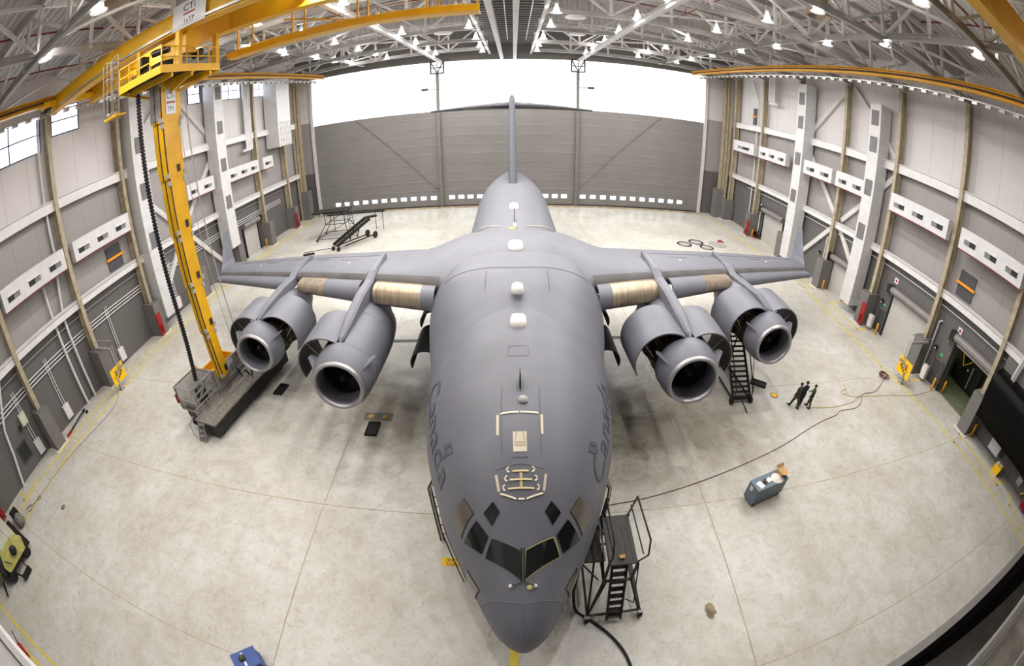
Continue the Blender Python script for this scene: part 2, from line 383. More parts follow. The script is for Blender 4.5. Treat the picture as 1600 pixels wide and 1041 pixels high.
# clerestory windows in the left wall
for i, (y0, y1, z0, z1, ms) in enumerate([(10.9, 17.95, 19.9, 22.75, (14.6,)), (19.3, 22.45, 20.8, 23.1, ()), (38.4, 40.6, 20.75, 22.95, ()), (43.9, 49.2, 20.75, 22.95, (46.5,)), (52, 56.3, 20.75, 22.95, (54.1,))]):
    p = struct(MB().bx(XL-.02, XL+.03, y0, y1, z0, z1).build('window_%d' % (i+1), 'pane'))
    f = MB(); x = XL+.05
    for yy in (y0, y1, *ms): f.bx(XL, XL+.1, yy-.06, yy+.06, z0, z1)
    for zz in (z0, (z0+z1)/2, z1): f.bx(XL, XL+.1, y0, y1, zz-.05, zz+.05)
    f.build('window_frame', 'frame_b', p)
# floor joints and painted lines
tn = [0]
def strip(pts, wd, m, z):
    b = MB()
    for p, q in zip(pts, pts[1:]):
        p, q = V((*p, 0)), V((*q, 0)); e = (q-p).normalized()*wd/2; n = V((-e.y, e.x, 0))
        b.add([p-e*.9+n+V((0, 0, z)), p-e*.9-n+V((0, 0, z)), q+e*.9-n+V((0, 0, z)), q+e*.9+n+V((0, 0, z))], [(0, 1, 2, 3)])
    tn[0] += 1
    return struct(b.build('trim_%d' % tn[0], m))
for yy in (2.8, 11.1, 19.4): strip([(XL, yy), (XR, yy)], .05, 'joint', .003)
for xx in (-8.5, 8.4): strip([(xx, YB), (xx, YD)], .05, 'joint', .0035)
strip([(-11.5, 25.3), (9.5, 25.8)], .42, 'blk', .004)
LN = 'yline'
strip([(-31.8, 2.5), (-31.7, 18), (-32.1, 62)], .19, LN, .006); strip([(-30.3, 3), (-30.4, 18), (-31.0, 40), (-31.3, 62)], .19, LN, .006)
strip([(30.75, 0), (30.3, 10.9), (29.3, 20.7), (29.6, 28), (30.5, 36), (30.2, 50), (29.9, 63.5)], .19, LN, .006)
strip([(33.9, 27.2), (31.35, 26.8), (31.6, 32.3), (34, 32.6)], .19, LN, .006); strip([(34.1, 36), (31.8, 35.8), (32.3, 44)], .19, LN, .006)
strip([(33.8, 18.5), (31.4, 18.4), (31.5, 20.5)], .16, LN, .006); strip([(33.2, 11.3), (31.9, 11.5), (31.98, 5.7), (33.7, 5.75)], .19, LN, .006)
strip([(33.6, 4.4), (31.9, 3.6), (31.86, .4)], .19, LN, .006)
strip([(-33.4, 4.9), (-32.3, 4.4), (-32.4, 6.6)], .19, LN, .006); strip([(-33.6, 3.3), (-32.3, 2.9)], .16, LN, .006)
strip([(-30, -3.6), (-15, -3.1)], .16, LN, .006); strip([(-24.2, -4.3), (-19, -4.1)], .19, LN, .006); strip([(-25.6, -4.9), (-24.9, -4.8)], .19, LN, .006)
strip([(-.06, 1.2), (-.06, 4.9)], .27, LN, .006)
for xx in [-26+2.3*i for i in range(24)]: strip([(xx, 63.3), (xx+1.2, 63.3)], .1, 'padw', .006)
strip([(-31, 64.7), (29, 64.7)], 1.1, 'stain', .002)

# ------------------------------------------------------------ wall columns, girts, braces
LY = [10.4, 18.5, 26.65, 34.8, 42.9, 51.0, 58.8]; RY = [11.7, 19.8, 28.1, 36.3, 45.2, 54.0, 62.3]
def column(x, y, sd, label, grp):
    t = thing('wall_column', label, 'column', (x, y, 0), grp)
    MB().ibeam((x, y, 3.2), (x, y, 23.6), .42, .8, .07, upv=(1, 0, 0)).build('steel_shaft', 'col', t)
    xi = x+sd*-1.15
    MB().bx(min(xi, x+sd*.55), max(xi, x+sd*.55), y-.58, y+.58, 0, 3.25).build('base_casing', 'case', t)
    xp = x-sd*1.4; MB().bx(min(xp, x+sd*.3), max(xp, x+sd*.3), y-.8, y+.8, 0, .05).build('floor_pad', 'padw', t)
nmL = ['tan steel column nearest on the left wall, right of the louvred panel', 'tan steel column on the left wall between the two nearest clerestory windows', 'tan steel column on the left wall just left of the near white duct', 'tan steel column on the left wall behind the yellow mast', 'tan steel column on the left wall beyond the second white duct', 'tan steel column on the left wall next to the white conduit bundle', 'tan steel column on the left wall nearest the far left corner duct']
nmR = ['tan steel column on the right wall above the black tarpaulin', 'tan steel column on the right wall between the closed and the open roller doors', 'tan steel column on the right wall just right of the near white duct', 'tan steel column on the right wall at the crossing of the white braces', 'tan steel column on the right wall behind the far white duct', 'tan steel column on the right wall left of the far roller door', 'tan steel column on the right wall nearest the hangar door']
for y, l in zip(LY, nmL): column(-33.3, y, -1, l, 'columns of the left wall')
for y, l in zip(RY, nmR): column(33.5, y, 1, l, 'columns of the right wall')
for x, s_, l in ((-32.6, -1, 'left'), (31.9, 1, 'right')):
    t = thing('corner_column', 'bundled tan corner column beside the '+l+' edge of the hangar door', 'column', (x, 63.6, 0))
    b = MB()
    for k in range(3): b.ibeam((x+s_*k*.42, 63.6-.25*k, 0), (x+s_*k*.42, 63.6-.25*k, 22.6), .35, .5, .06, upv=(0, 1, 0))
    b.build('steel_shaft', 'col', t); MB().bx(x-.7, x+.7, 62.9, 64.3, 0, 4.6).build('base_casing', 'case', t)
for x, sd, l in ((-33.35, 1, 'left'), (33.6, -1, 'right')):
    for z0, z1, nm in ((14.95, 15.75, 'upper'), (6.95, 7.55, 'lower')):
        g = MB(); g.bx(x-.2, x+.2, YB, YD-1, z0, z1); g.bx(x-.34, x+.34, YB, YD-1, z1, z1+.06)
        tag(g.build('wall_girt', 'white', at=(x, 28, z0)), nm+' white horizontal beam along the '+l+' wall', 'beam')
def brace(p, q, label, grp): tag(MB().bar(p, q, .26, .52).build('brace', 'steel_w', at=p), label, 'brace', grp)
for x, yc, a, sd in ((33.98, 36.3, 8.4, 'right'), (-33.72, 34.8, 8.1, 'left')):
    for s_, n in ((-1, 'near'), (1, 'far')):
        brace((x, yc+s_*.45, 22.4), (x, yc+s_*(a-.8), 16.0), 'upper white diagonal brace on the %s side of the braced %s wall column' % (n, sd), 'wall braces')
        brace((x, yc+s_*.5, 7.9), (x, yc+s_*(a-.6), 14.6), 'middle white diagonal brace on the %s side of the braced %s wall column' % (n, sd), 'wall braces')
        brace((x, yc+s_*.5, 7.0), (x, yc+s_*(a-.8), .3), 'lower white diagonal brace on the %s side of the braced %s wall column' % (n, sd), 'wall braces')
# ------------------------------------------------------------ white heater boxes with louvred outlets
def heater(y0, y1, z0, z1, xw, xf, nslot, label):
    s_ = 1 if xf > xw else -1
    t = thing('wall_heater', label, 'heater', (xw, (y0+y1)/2, z0), 'long white heater boxes along the walls')
    MB().bx(min(xw, xf), max(xw, xf), y0, y1, z0, z1).build('casing', 'duct', t)
    MB().bar((xf-s_*.05, y0, z0-.05), (xf-s_*.05, y1, z0-.05), .09).build('drip_edge', 'pipe_r', t)
    L = (y1-y0)/nslot
    for i in range(nslot):
        a = y0+L*(i+.22); b = y0+L*(i+.78); zc = z0+(z1-z0)*.42
        o = MB().bx(min(xf, xf+s_*.012), max(xf, xf+s_*.012), a, b, zc-.2, zc+.2).build('louvre_slot', 'dark', t)
        v = MB()
        n = 6; e0 = a+(b-a)*.5
        for k in range(n): v.bx(min(xf, xf+s_*.05), max(xf, xf+s_*.05), e0+(b-e0)*(k+.36)/n, e0+(b-e0)*(k+.64)/n, zc-.2, zc+.2)
        v.bx(min(xf, xf+s_*.045), max(xf, xf+s_*.045), e0, b, zc+.16, zc+.2)
        v.build('louvre_vane', 'duct', o)
        MB().prism([(xf, a, zc+.30), (xf+s_*.16, a, zc+.24), (xf+s_*.16, a, zc+.21), (xf, a, zc+.22)], (0, b-a, 0)).build('slot_hood', 'white', t)
for y0, y1, n, l in ((10.9, 18.0, 3, 'nearest white heater box on the left wall'), (19.1, 26.2, 3, 'second white heater box on the left wall, above the black hatch'), (35.3, 40.3, 2, 'white heater box on the left wall behind the yellow mast'), (43.2, 50.4, 3, 'white heater box on the left wall beyond the second duct'), (51.6, 54.3, 1, 'short white heater box on the left wall under the far corner duct')):
    heater(y0, y1, 10.4, 12.0, -33.25, -32.55, n, l)
for y0, y1, n, l in ((11.6, 18.6, 3, 'nearest white heater box on the right wall'), (20.1, 27.5, 3, 'second white heater box on the right wall, above the closed roller door'), (31.4, 36.1, 2, 'white heater box on the right wall between near duct and braced column'), (36.8, 42.2, 2, 'white heater box on the right wall beyond the braced column'), (46.2, 53.0, 3, 'white heater box on the right wall beyond the far duct'), (54.4, 60.6, 1, 'farthest white heater box on the right wall')):
    heater(y0, y1, 11.45, 13.05, 33.05, 32.3, n, l)
# ------------------------------------------------------------ vertical air ducts
def duct(x0, x1, y0, y1, z0, z1, sd, grs, label, step=1.9, taper=True):
    t = thing('air_duct', label, 'duct', ((x0+x1)/2, (y0+y1)/2, z0))
    b = MB(); z = z1
    xi = x1 if sd > 0 else x0
    while z > z0+.01:
        a = max(z0, z-step); b.bx(x0, x1, y0, y1, a+.03, z); b.bx(x0+.03, x1-.03, y0+.03, y1-.03, a, a+.03); z = a
    b.build('duct_casing', 'duct', t)
    for gz, face in grs:
        if face == 'y': g = MB().bx((x0+x1)/2-.45, (x0+x1)/2+.45, y0-.05, y0, gz-.75, gz+.75)
        else: g = MB().bx(min(xi, xi+sd*.05), max(xi, xi+sd*.05), (y0+y1)/2-.5, (y0+y1)/2+.5, gz-.75, gz+.75)
        o = g.build('vent_grille', 'grille', t); v = MB()
        for k in range(9):
            zz = gz-.66+k*.165
            if face == 'y': v.bx((x0+x1)/2-.45, (x0+x1)/2+.45, y0-.08, y0-.05, zz-.03, zz+.03)
            else: v.bx(min(xi+sd*.05, xi+sd*.08), max(xi+sd*.05, xi+sd*.08), (y0+y1)/2-.5, (y0+y1)/2+.5, zz-.03, zz+.03)
        v.build('grille_slat', 'case', o)
    return t
duct(-33.5, -31.9, 27.4, 29.3, 1.2, 23.0, 1, [(17.5, 'x'), (13.2, 'x'), (8.6, 'x')], 'tall white duct on the left wall between the near columns and the mast')
duct(-33.5, -31.9, 40.8, 42.6, 3.0, 23.0, 1, [(21.3, 'x'), (17.2, 'x'), (12.8, 'x'), (8.4, 'x')], 'tall white duct on the left wall just behind the yellow mast')
tk = duct(-33.6, -31.4, 54.7, 58.5, 12.9, 22.9, 1, [], 'wide white suspended duct in the far left corner', .9)
c = MB()
for k in range(5): c.bar((-31.3, 55.2+k*.75, 13), (-31.3, 55.2+k*.75, 16.4), .05)
for k in range(5): c.bar((-31.3, 55.2, 13+.85*k), (-31.3, 58.2, 13+.85*k), .05)
c.build('wire_guard', 'steel_w', tk)
duct(32.2, 33.8, 29.9, 31.5, .9, 20.8, -1, [(19.4, 'x'), (16.8, 'x'), (12.6, 'x'), (8.3, 'x')], 'tall white duct on the right wall between the braced column and the closed roller door')
duct(32.2, 33.8, 42.6, 44.3, .6, 22.0, -1, [(20.2, 'x'), (17.3, 'x'), (12.9, 'x'), (8.4, 'x')], 'tall white duct on the right wall behind the right wing tip')
for x, y, z0, sd, l in ((-33.2, 49.0, 13.6, 1, 'bundle of white vertical pipes on the left wall by the far clerestory window'), (33.2, 51.2, 19.2, -1, 'bundle of white vertical pipes hanging high on the right wall')):
    b = MB()
    for k in range(4):
        yy = y+k*.42; b.tube([(x, yy, 23), (x, yy, z0+.5), (x, yy-.1, z0+.12), (x, yy-.5, z0), (x, yy-1.1, z0)], .17, 8)
    tag(b.build('pipe_bundle', 'pipe_w', at=(x, y, z0)), l, 'pipes')
# dark wall hatches with an orange bar
for x, y0, y1, z0, z1, sd, l in ((XL, 23.4, 25.3, 7.75, 9.8, 1, 'black wall hatch with orange bar on the left wall'), (XR, 16.7, 18.6, 7.8, 9.85, -1, 'large black wall hatch with orange bar on the near right wall'), (XR, 57.2, 58.2, 15.9, 18.4, -1, 'small black wall hatch with orange bar high at the far right')):
    t = thing('wall_hatch', l, 'hatch', (x, (y0+y1)/2, z0), 'black hatches with orange bars')
    MB().bx(min(x, x+sd*.12), max(x, x+sd*.12), y0, y1, z0, z1).build('hatch_panel', 'door_g', t)
    zm = (z0+z1)/2
    MB().bx(min(x+sd*.12, x+sd*.3), max(x+sd*.12, x+sd*.3), y0-.15, y1+.15, zm-.1, zm+.1).build('safety_bar', 'orange', t)
# roller doors
def roller(n, x, y0, y1, zt, sd, open_=False):
    b = MB()
    if open_: b.bx(min(x, x+sd*.15), max(x, x+sd*.15), y0, y1, zt-.35, zt)
    else:
        z = 0
        while z < zt-.01: b.bx(min(x, x+sd*.12), max(x, x+sd*.12), y0, y1, z, min(zt, z+.21)); b.bx(min(x, x+sd*.09), max(x, x+sd*.09), y0, y1, z+.2, z+.24); z += .24
    d = struct(b.build('door_%d' % n, 'shutter'))
    MB().cyl((x+sd*.42, y0-.25, zt+.25), (x+sd*.42, y1+.25, zt+.25), .36, 18).build('roll_housing', 'roll', d)
    for yy in (y0-.12, y1+.12): MB().bx(min(x, x+sd*.22), max(x, x+sd*.22), yy-.1, yy+.1, 0, zt+.3).build('guide_rail', 'blk', d)
    MB().bx(min(x+sd*.1, x+sd*.8), max(x+sd*.1, x+sd*.8), y1+.25, y1+.75, zt-.1, zt+.65).build('motor_box', 'blk', d)
roller(2, XR, 20.4, 25.6, 4.3, -1); roller(3, XR, 11.7, 16.6, 4.65, -1, True); roller(4, XR, 33.0, 36.6-.9, 3.5, -1); roller(5, XR, 47.2, 52.2, 4.1, -1); roller(6, XL, 46.2, 49.6, 3.9, 1)
# personnel doors
for n, x, y0, y1, sd in ((7, XR, 26.0, 27.1, -1), (8, XR, 17.2, 18.3, -1)):
    d = struct(MB().bx(min(x, x+sd*.07), max(x, x+sd*.07), y0, y1, 0, 2.2).build('door_%d' % n, 'door_g'))
    f = MB(); f.bx(x+sd*.1-.05, x+sd*.1+.02, y0-.08, y0, 0, 2.3); f.bx(x+sd*.1-.05, x+sd*.1+.02, y1, y1+.08, 0, 2.3); f.bx(x+sd*.1-.05, x+sd*.1+.02, y0-.08, y1+.08, 2.2, 2.3); f.build('door_frame', 'case', d)
    MB().box((x+sd*.1, y0+.15, 1.05), (.06, .14, .04)).build('door_handle', 'alu', d)
    tag(MB().bx(min(x, x+sd*.06), max(x, x+sd*.06), y0+.4, y1-.4, 2.6, 2.82).build('exit_sign', 'green', at=(x, (y0+y1)/2, 2.55)), 'small green exit sign above the grey door '+('left of the closed roller door' if n == 7 else 'left of the open roller door'), 'sign')
# louvred panel and beige box low on the near left wall
t = thing('wall_louvre', 'dark framed glazed panel low on the near left wall', 'panel', (XL, 7.4, .9)); MB().bx(XL, XL+.1, 6.7, 8.0, .9, 2.3).build('louvre_frame', 'door_g', t); MB().bx(XL+.1, XL+.13, 6.82, 7.88, 1.0, 2.2).build('louvre_pane', 'dkgreen', t)
t = thing('control_box', 'beige control box with a black horn on the near left wall', 'box', (XL, 8.7, 3.2)); MB().bx(XL, XL+.35, 8.4, 9.1, 3.0, 3.9).build('box_body', 'gpu_top', t); MB().cyl((XL+.2, 8.1, 3.2), (XL+.55, 8.0, 3.1), .15, 12).build('horn', 'blk', t)
# horizontal conduits and drops on the left wall
def conduit(pts, l, r=.06, m='pipe_w', cat='conduit', g=None): return tag(MB().tube(pts, r, 8).build('wall_conduit', m, at=pts[0]), l, cat, g)
for k, nm in enumerate(('top', 'middle', 'bottom')):
    conduit([(XL+.12, -2, 5.1-.27*k), (XL+.12, 57, 5.1-.27*k)], nm+' of the three long white conduits along the left wall', .055, g='long conduits on the left wall')
conduit([(XR-.12, 5, 6.3), (XR-.12, 58, 6.3)], 'long white conduit high along the grey base of the right wall', .06)
conduit([(XL+.25, 7, 6.3), (XL+.25, 58, 6.3)], 'thin dark pipe above the white conduits on the left wall', .035, 'steel_g', 'pipe')
for y, z0, l in ((8.9, .9, 'before the nearest column'), (13.2, .9, 'before the second column'), (21.5, .9, 'beyond the second column'), (31.2, 1.0, 'beyond the near white duct')):
    t = thing('socket_box', 'white electrical box fed by two conduits on the left wall, '+l, 'box', (XL, y, z0-.5), 'white boxes low on the left wall')
    MB().bx(XL, XL+.3, y-.35, y+.35, z0-.55, z0+.6).build('box_body', 'white', t)
    for a in (-.12, .12): MB().tube([(XL+.1, y+a, z0+.6), (XL+.1, y+a, 5.5)], .05, 8).build('drop_conduit', 'pipe_w', t)
# big white downpipes on the near left wall
for pts, l in (([(XL+.3, 17.6, 22.5), (XL+.3, 17.6, 12.0), (XL+.3, 16.6, 7.0), (XL+.3, 16.6, 0)], 'white downpipe left of the second column, reaching the floor'), ([(XL+.3, 15.5, 10.3), (XL+.3, 15.5, 0)], 'thick white downpipe under the nearest heater box'), ([(XL+.3, 9.4, 9), (XL+.3, 6.6, 4.0), (XL+.3, 6.2, 2.2), (XL+.3, 5.4, 0)], 'bent white downpipe beside the glazed panel at the near left')):
    conduit(pts, l, .13, cat='pipe')
for pts, l in (([(XR-.3, 58.2, 22.6), (XR-.3, 56.5, 19.5), (XR-.3, 56.4, 0)], 'white downpipe on the right wall near the far end'), ([(XR-.25, 28.9, 5.2), (XR-.25, 28.6, 5.0), (XR-.25, 28.5, .3)], 'white downpipe beside the column left of the closed roller door'), ([(XR-.25, 18.9, 5.2), (XR-.25, 19.2, 5.0), (XR-.25, 19.25, .3)], 'white downpipe beside the column right of the closed roller door'), ([(XR-.25, 37.6, 5.5), (XR-.25, 37.6, .4)], 'white downpipe beside the braced right column'), ([(XR-.25, 53.2, 5.0), (XR-.25, 53.2, 1.0)], 'white downpipe beside the far right roller door')):
    conduit(pts, l, .1, cat='pipe')
for y, l in ((27.5, 'near the closed roller door'), (18.9, 'near the open roller door')):
    tag(MB().bx(XR-1.35, XR-.95, y-.9, y-.35, .3, 1.5).build('socket_box', 'white', at=(XR-1.1, y-.6, .3)), 'white electrical box on the column casing '+l, 'box')
# fire cabinets and extinguishers at the column bases
for x, y, l in ((-32.05, 26.2, 'left column beside the near white duct'), (32.25, 27.6, 'right column beside the near white duct'), (-32.05, 58.2, 'far left column'), (32.25, 53.4, 'far right column'), (33.1, 2.7, 'nearest right corner'), (-33.2, 1.9, 'nearest left corner')):
    t = thing('fire_cabinet', 'red fire extinguisher board at the foot of the '+l, 'fire cabinet', (x, y, .2)); s_ = 1 if x < 0 else -1
    MB().bx(min(x, x+s_*.16), max(x, x+s_*.16), y-.3, y+.3, .2, 2.3).build('back_board', 'red', t)
    MB().lathe([(.001, 0), (.11, 0), (.11, .5), (.05, .6), (.03, .7)], (x+s_*.3, y, .55), (0, 0, 1), 14).build('extinguisher', 'red', t)
# bollards
for x, y, l in ((33.3, 26.0-.1, 'left of the closed roller door'), (33.3, 16.9, 'outside left of the open roller door'), (34.6, 16.3, 'inside the open roller door'), (33.3, 10.85, 'right of the open roller door'), (33.0, 35.5, 'beside the braced right column'), (33.0, 53.1, 'left of the far right roller door'), (33.4, 46.7, 'right of the far right roller door'), (-33, 50.1, 'beside the left roller door')):
    tag(MB().lathe([(.001, 1.15), (.07, 1.13), (.1, 1.06), (.1, 0), (.001, 0)], (x, y, 0), (0, 0, 1), 14).build('bollard', 'bollard', at=(x, y, 0)), 'yellow bollard '+l, 'bollard', 'yellow bollards')
for y, l in ((26.9, 'closed'), (17.8, 'open')):
    o = thing('notice', 'small white notice with a red mark above left of the %s roller door' % l, 'sign', (XR-.03, y-1.0, 5.3))
    MB().bx(XR-.04, XR, y-1.25, y-.75, 5.2, 5.7).build('notice_panel', 'sign_w', o); MB().disc((XR-.045, y-1.0, 5.45), (1, 0, 0), .13, 12).build('red_mark', 'red', o)
    t = thing('wall_horn', 'small grey warning horn on the wall left of the %s roller door' % l, 'horn', (XR-.1, y-.3, 4.4))
    MB().lathe([(.05, 0), (.08, .15), (.2, .4)], (XR, y-.3, 4.3), (-1, 0, -.2), 14).build('horn_bell', 'alu', t)
# ------------------------------------------------------------ roof steel
def zb(x): return 22.85+(33.5-abs(x+.3))*.022          # bottom chord height
far_n = ['nearest the camera', 'second from the camera', 'third from the camera', 'fourth from the camera', 'fifth from the camera', 'sixth from the camera', 'last before the hangar door']
for i in range(7):
    for sd, xa, xb, nm in ((-1, -33.4, -3.4, 'left'), (1, 33.6, 2.6, 'right')):
        yy = (LY if sd < 0 else RY)[i]+(.9 if sd < 0 else -.3)
        t = thing('roof_truss', 'grey roof truss spanning the %s half of the hangar, %s' % (nm, far_n[i]), 'truss', (xa, yy, 23), 'roof trusses across the hangar')
        pz = lambda x: zb(x)
        MB().ibeam((xa, yy, pz(xa)), (xb, yy, pz(xb)), .34, .46, .05).build('bottom_chord', 'steel_g', t)
        MB().ibeam((xa, yy, roof_z(xa)-.35), (xb, yy, roof_z(xb)-.35), .3, .4, .05).build('top_chord', 'steel_w', t)
        n = 6; xs = [xa+(xb-xa)*k/n for k in range(n+1)]
        for k in range(1, n+1): MB().bar((xs[k], yy, pz(xs[k])), (xs[k], yy, roof_z(xs[k])-.4), .22, .22).build('web_post', 'steel_w', t)
        for k in range(n):
            a, b = (xs[k], xs[k+1]) if k % 2 else (xs[k+1], xs[k])
            MB().bar((a, yy, pz(a)), (b, yy, roof_z(b)-.4), .18, .18).build('web_diagonal', 'steel_w', t)
for x, nm in ((-21.8, 'left outer'), (-10.2, 'left inner'), (9.2, 'right inner'), (21.3, 'right outer')):
    t = thing('long_truss', '%s grey truss running lengthwise under the roof to the hangar door wall' % nm, 'truss', (x, 28, 22.5), 'lengthwise trusses')
    z0 = 23.35 if abs(x) > 15 else 22.35; m = 'steel_g'
    MB().ibeam((x, YB, z0), (x, YD-.6, z0), .32, .46, .05).build('bottom_chord', m if abs(x) > 15 else 'white', t)
    if abs(x) > 15:
        MB().bar((x, YB, 26.2), (x, YD-.6, 26.2), .2, .2).build('top_chord', 'steel_w', t)
        yy = -1.0; k = 0
        while yy < YD-4:
            MB().bar((x, yy, z0), (x, yy, 26.2), .2, .2).build('web_post', 'steel_w', t)
            MB().bar((x, yy, z0 if k % 2 else 26.2), (x, yy+4.1, 26.2 if k % 2 else z0), .18, .18).build('web_diagonal', 'steel_w', t)
            yy += 4.1; k += 1
for x, nm in ((-1.55, 'left'), (.2, 'right')):
    tag(MB().ibeam((x, 6, 22.45), (x, YD-.6, 22.45), .42, .5, .06).build('centre_beam', 'steel_w', at=(x, 30, 22.2)), nm+' of the two pale crane beams over the aircraft centreline', 'beam', 'pale centre beams')
tag(MB().bx(-3.4, -3.1, 6, YD-1, 23.2, 23.4).bx(2.3, 2.6, 6, YD-1, 23.2, 23.3).build('slot_edge_beam', 'steel_g', at=(0, 30, 23.2)), 'grey edge beams framing the central roof slot', 'beam')
for x in (-.7, 1.6):
    tag(MB().tube([(x, 28, 24.4), (x, 58, 24.4)], .05, 6).build('slot_cable', 'pipe_w', at=(x, 30, 24.4)), 'thin pale conduit running along the dark central roof slot, '+('left' if x < 0 else 'right'), 'conduit')
# smoke curtains of ribbed white sheet between the trusses
for xa, xb, yy, nm in ((-20.5, -4, 44.2, 'left'), (3.2, 20.5, 45.0, 'right'), (23, 33, 20.2, 'near right'), (-33, -23, 44.2, 'far left'), (23, 33, 45.4, 'far right')):
    b = MB(); x = xa; vs = []
    while x < xb:
        vs += [(x, 0), (x+.28, 0), (x+.33, .09), (x+.5, .09)]; x += .55
    P = [(p, yy+o, z) for p, o in vs for z in (24.3, roof_z(p)-.1)]
    b.add(P, [(2*i, 2*i+1, 2*i+3, 2*i+2) for i in range(len(vs)-1)])
    tag(b.build('smoke_curtain', 'roof', at=((xa+xb)/2, yy, 24.3)), 'ribbed white smoke curtain hanging between roof trusses, '+nm, 'curtain')
# rafters and slanting wind braces between the trusses
for i in range(6):
    for sd, xa, xb, nm in ((-1, -33.2, -3.5, 'left'), (1, 33.4, 2.7, 'right')):
        Yv = LY if sd < 0 else RY; y0 = Yv[i]+(.9 if sd < 0 else -.3); y1 = Yv[i+1]+(.9 if sd < 0 else -.3); ym = (y0+y1)/2
        tag(MB().ibeam((xa, ym, roof_z(xa)-.3), (xb, ym, roof_z(xb)-.3), .25, .4, .05).build('roof_rafter', 'steel_g', at=(xa, ym, 25.6)), 'grey roof rafter between trusses over the %s half, %s' % (nm, far_n[i]), 'rafter', 'roof rafters')
        for a, b, w_ in ((sd*33, sd*21.5, 'outer'), (sd*21.5, sd*9.8, 'inner')):
            p, q = V((a, y0, zb(a)+.45)), V((b, y1, zb(b)+.45))
            if i % 2: p, q = V((a, y1, zb(a)+.45)), V((b, y0, zb(b)+.45))
            tag(MB().bar(p, q, .16, .16).build('wind_brace', 'steel_w', at=p), 'slanting roof brace in the %s bay of the %s half, %s' % (w_, nm, far_n[i]), 'brace', 'slanting roof braces')
# sprinkler pipes
for i, (p, q, r) in enumerate([((-25.8, -3, 26.3), (-25.8, 60, 26.3), .07), ((25.8, 4, 26.4), (25.8, 60, 26.4), .07), ((-15, 20, 25.2), (-15, 60, 25.2), .06), ((15, 20, 25.2), (15, 60, 25.2), .06), ((25.8, 21, 26.3), (33.3, 21, 25.3), .07), ((-30, -3, 25.2), (-30, 60, 25.2), .06), ((6, 38, 25.6), (20, 38, 25.2), .06), ((-20, 38, 25.2), (-6, 38, 25.6), .06), ((25.8, 14, 26.4), (18, 14, 26.6), .07)]):
    t = thing('sprinkler_pipe', 'dark red sprinkler pipe under the roof, '+('left outer line', 'right outer line', 'left inner line', 'right inner line', 'branch sloping down the near right roof', 'line along the left eave', 'cross branch right of the roof slot', 'cross branch left of the roof slot', 'short branch at the near right')[i], 'pipe', p, 'red sprinkler pipes')
    MB().tube([p, q], r, 6).build('pipe_run', 'pipe_r', t); p, q = V(p), V(q); n = max(2, int((q-p).length/4))
    for k in range(n): o = p.lerp(q, (k+.5)/n); MB().bar(o, o+V((0, 0, .55)), .05).build('pipe_hanger', 'pipe_r', t)
# tan fan drums and flat disc diffusers under the chords
for x, y, z, l in ((-18.5, 14.4, 24.6, 'near left'), (21.0, 26.0, 25.0, 'right of the centre'), (18.4, 13.8, 25.0, 'near right'), (-20, 30, 24.8, 'behind the yellow girder')):
    t = thing('roof_fan', 'tan cylindrical fan drum hanging under the roof, '+l, 'fan', (x, y, z), 'tan fan drums')
    MB().lathe([(.95, 1.4), (1.0, 0), (.9, -.02), (.85, .9), (.001, .9)], (x, y, z), (0, 0, 1), 28).build('drum', 'drum', t); MB().cyl((x, y, z+.9), (x, y, roof_z(x)-.1), .08, 8).build('hanger_rod', 'steel_g', t)
for x, y, l in ((4.9, 36.0, 'on the right in front of the far lamps'), (6.2, 44.6, 'on the right, farther one'), (-6.6, 43.2, 'on the left')):
    t = thing('disc_diffuser', 'flat white disc under a roof chord '+l, 'diffuser', (x, y, 23.1), 'white disc diffusers'); MB().lathe([(.001, 0), (.85, 0), (.8, .12), (.001, .16)], (x, y, 22.95), (0, 0, 1), 24).build('disc', 'white', t); MB().cyl((x, y, 23.1), (x, y, 23.6), .06, 8).build('stem', 'steel_g', t)
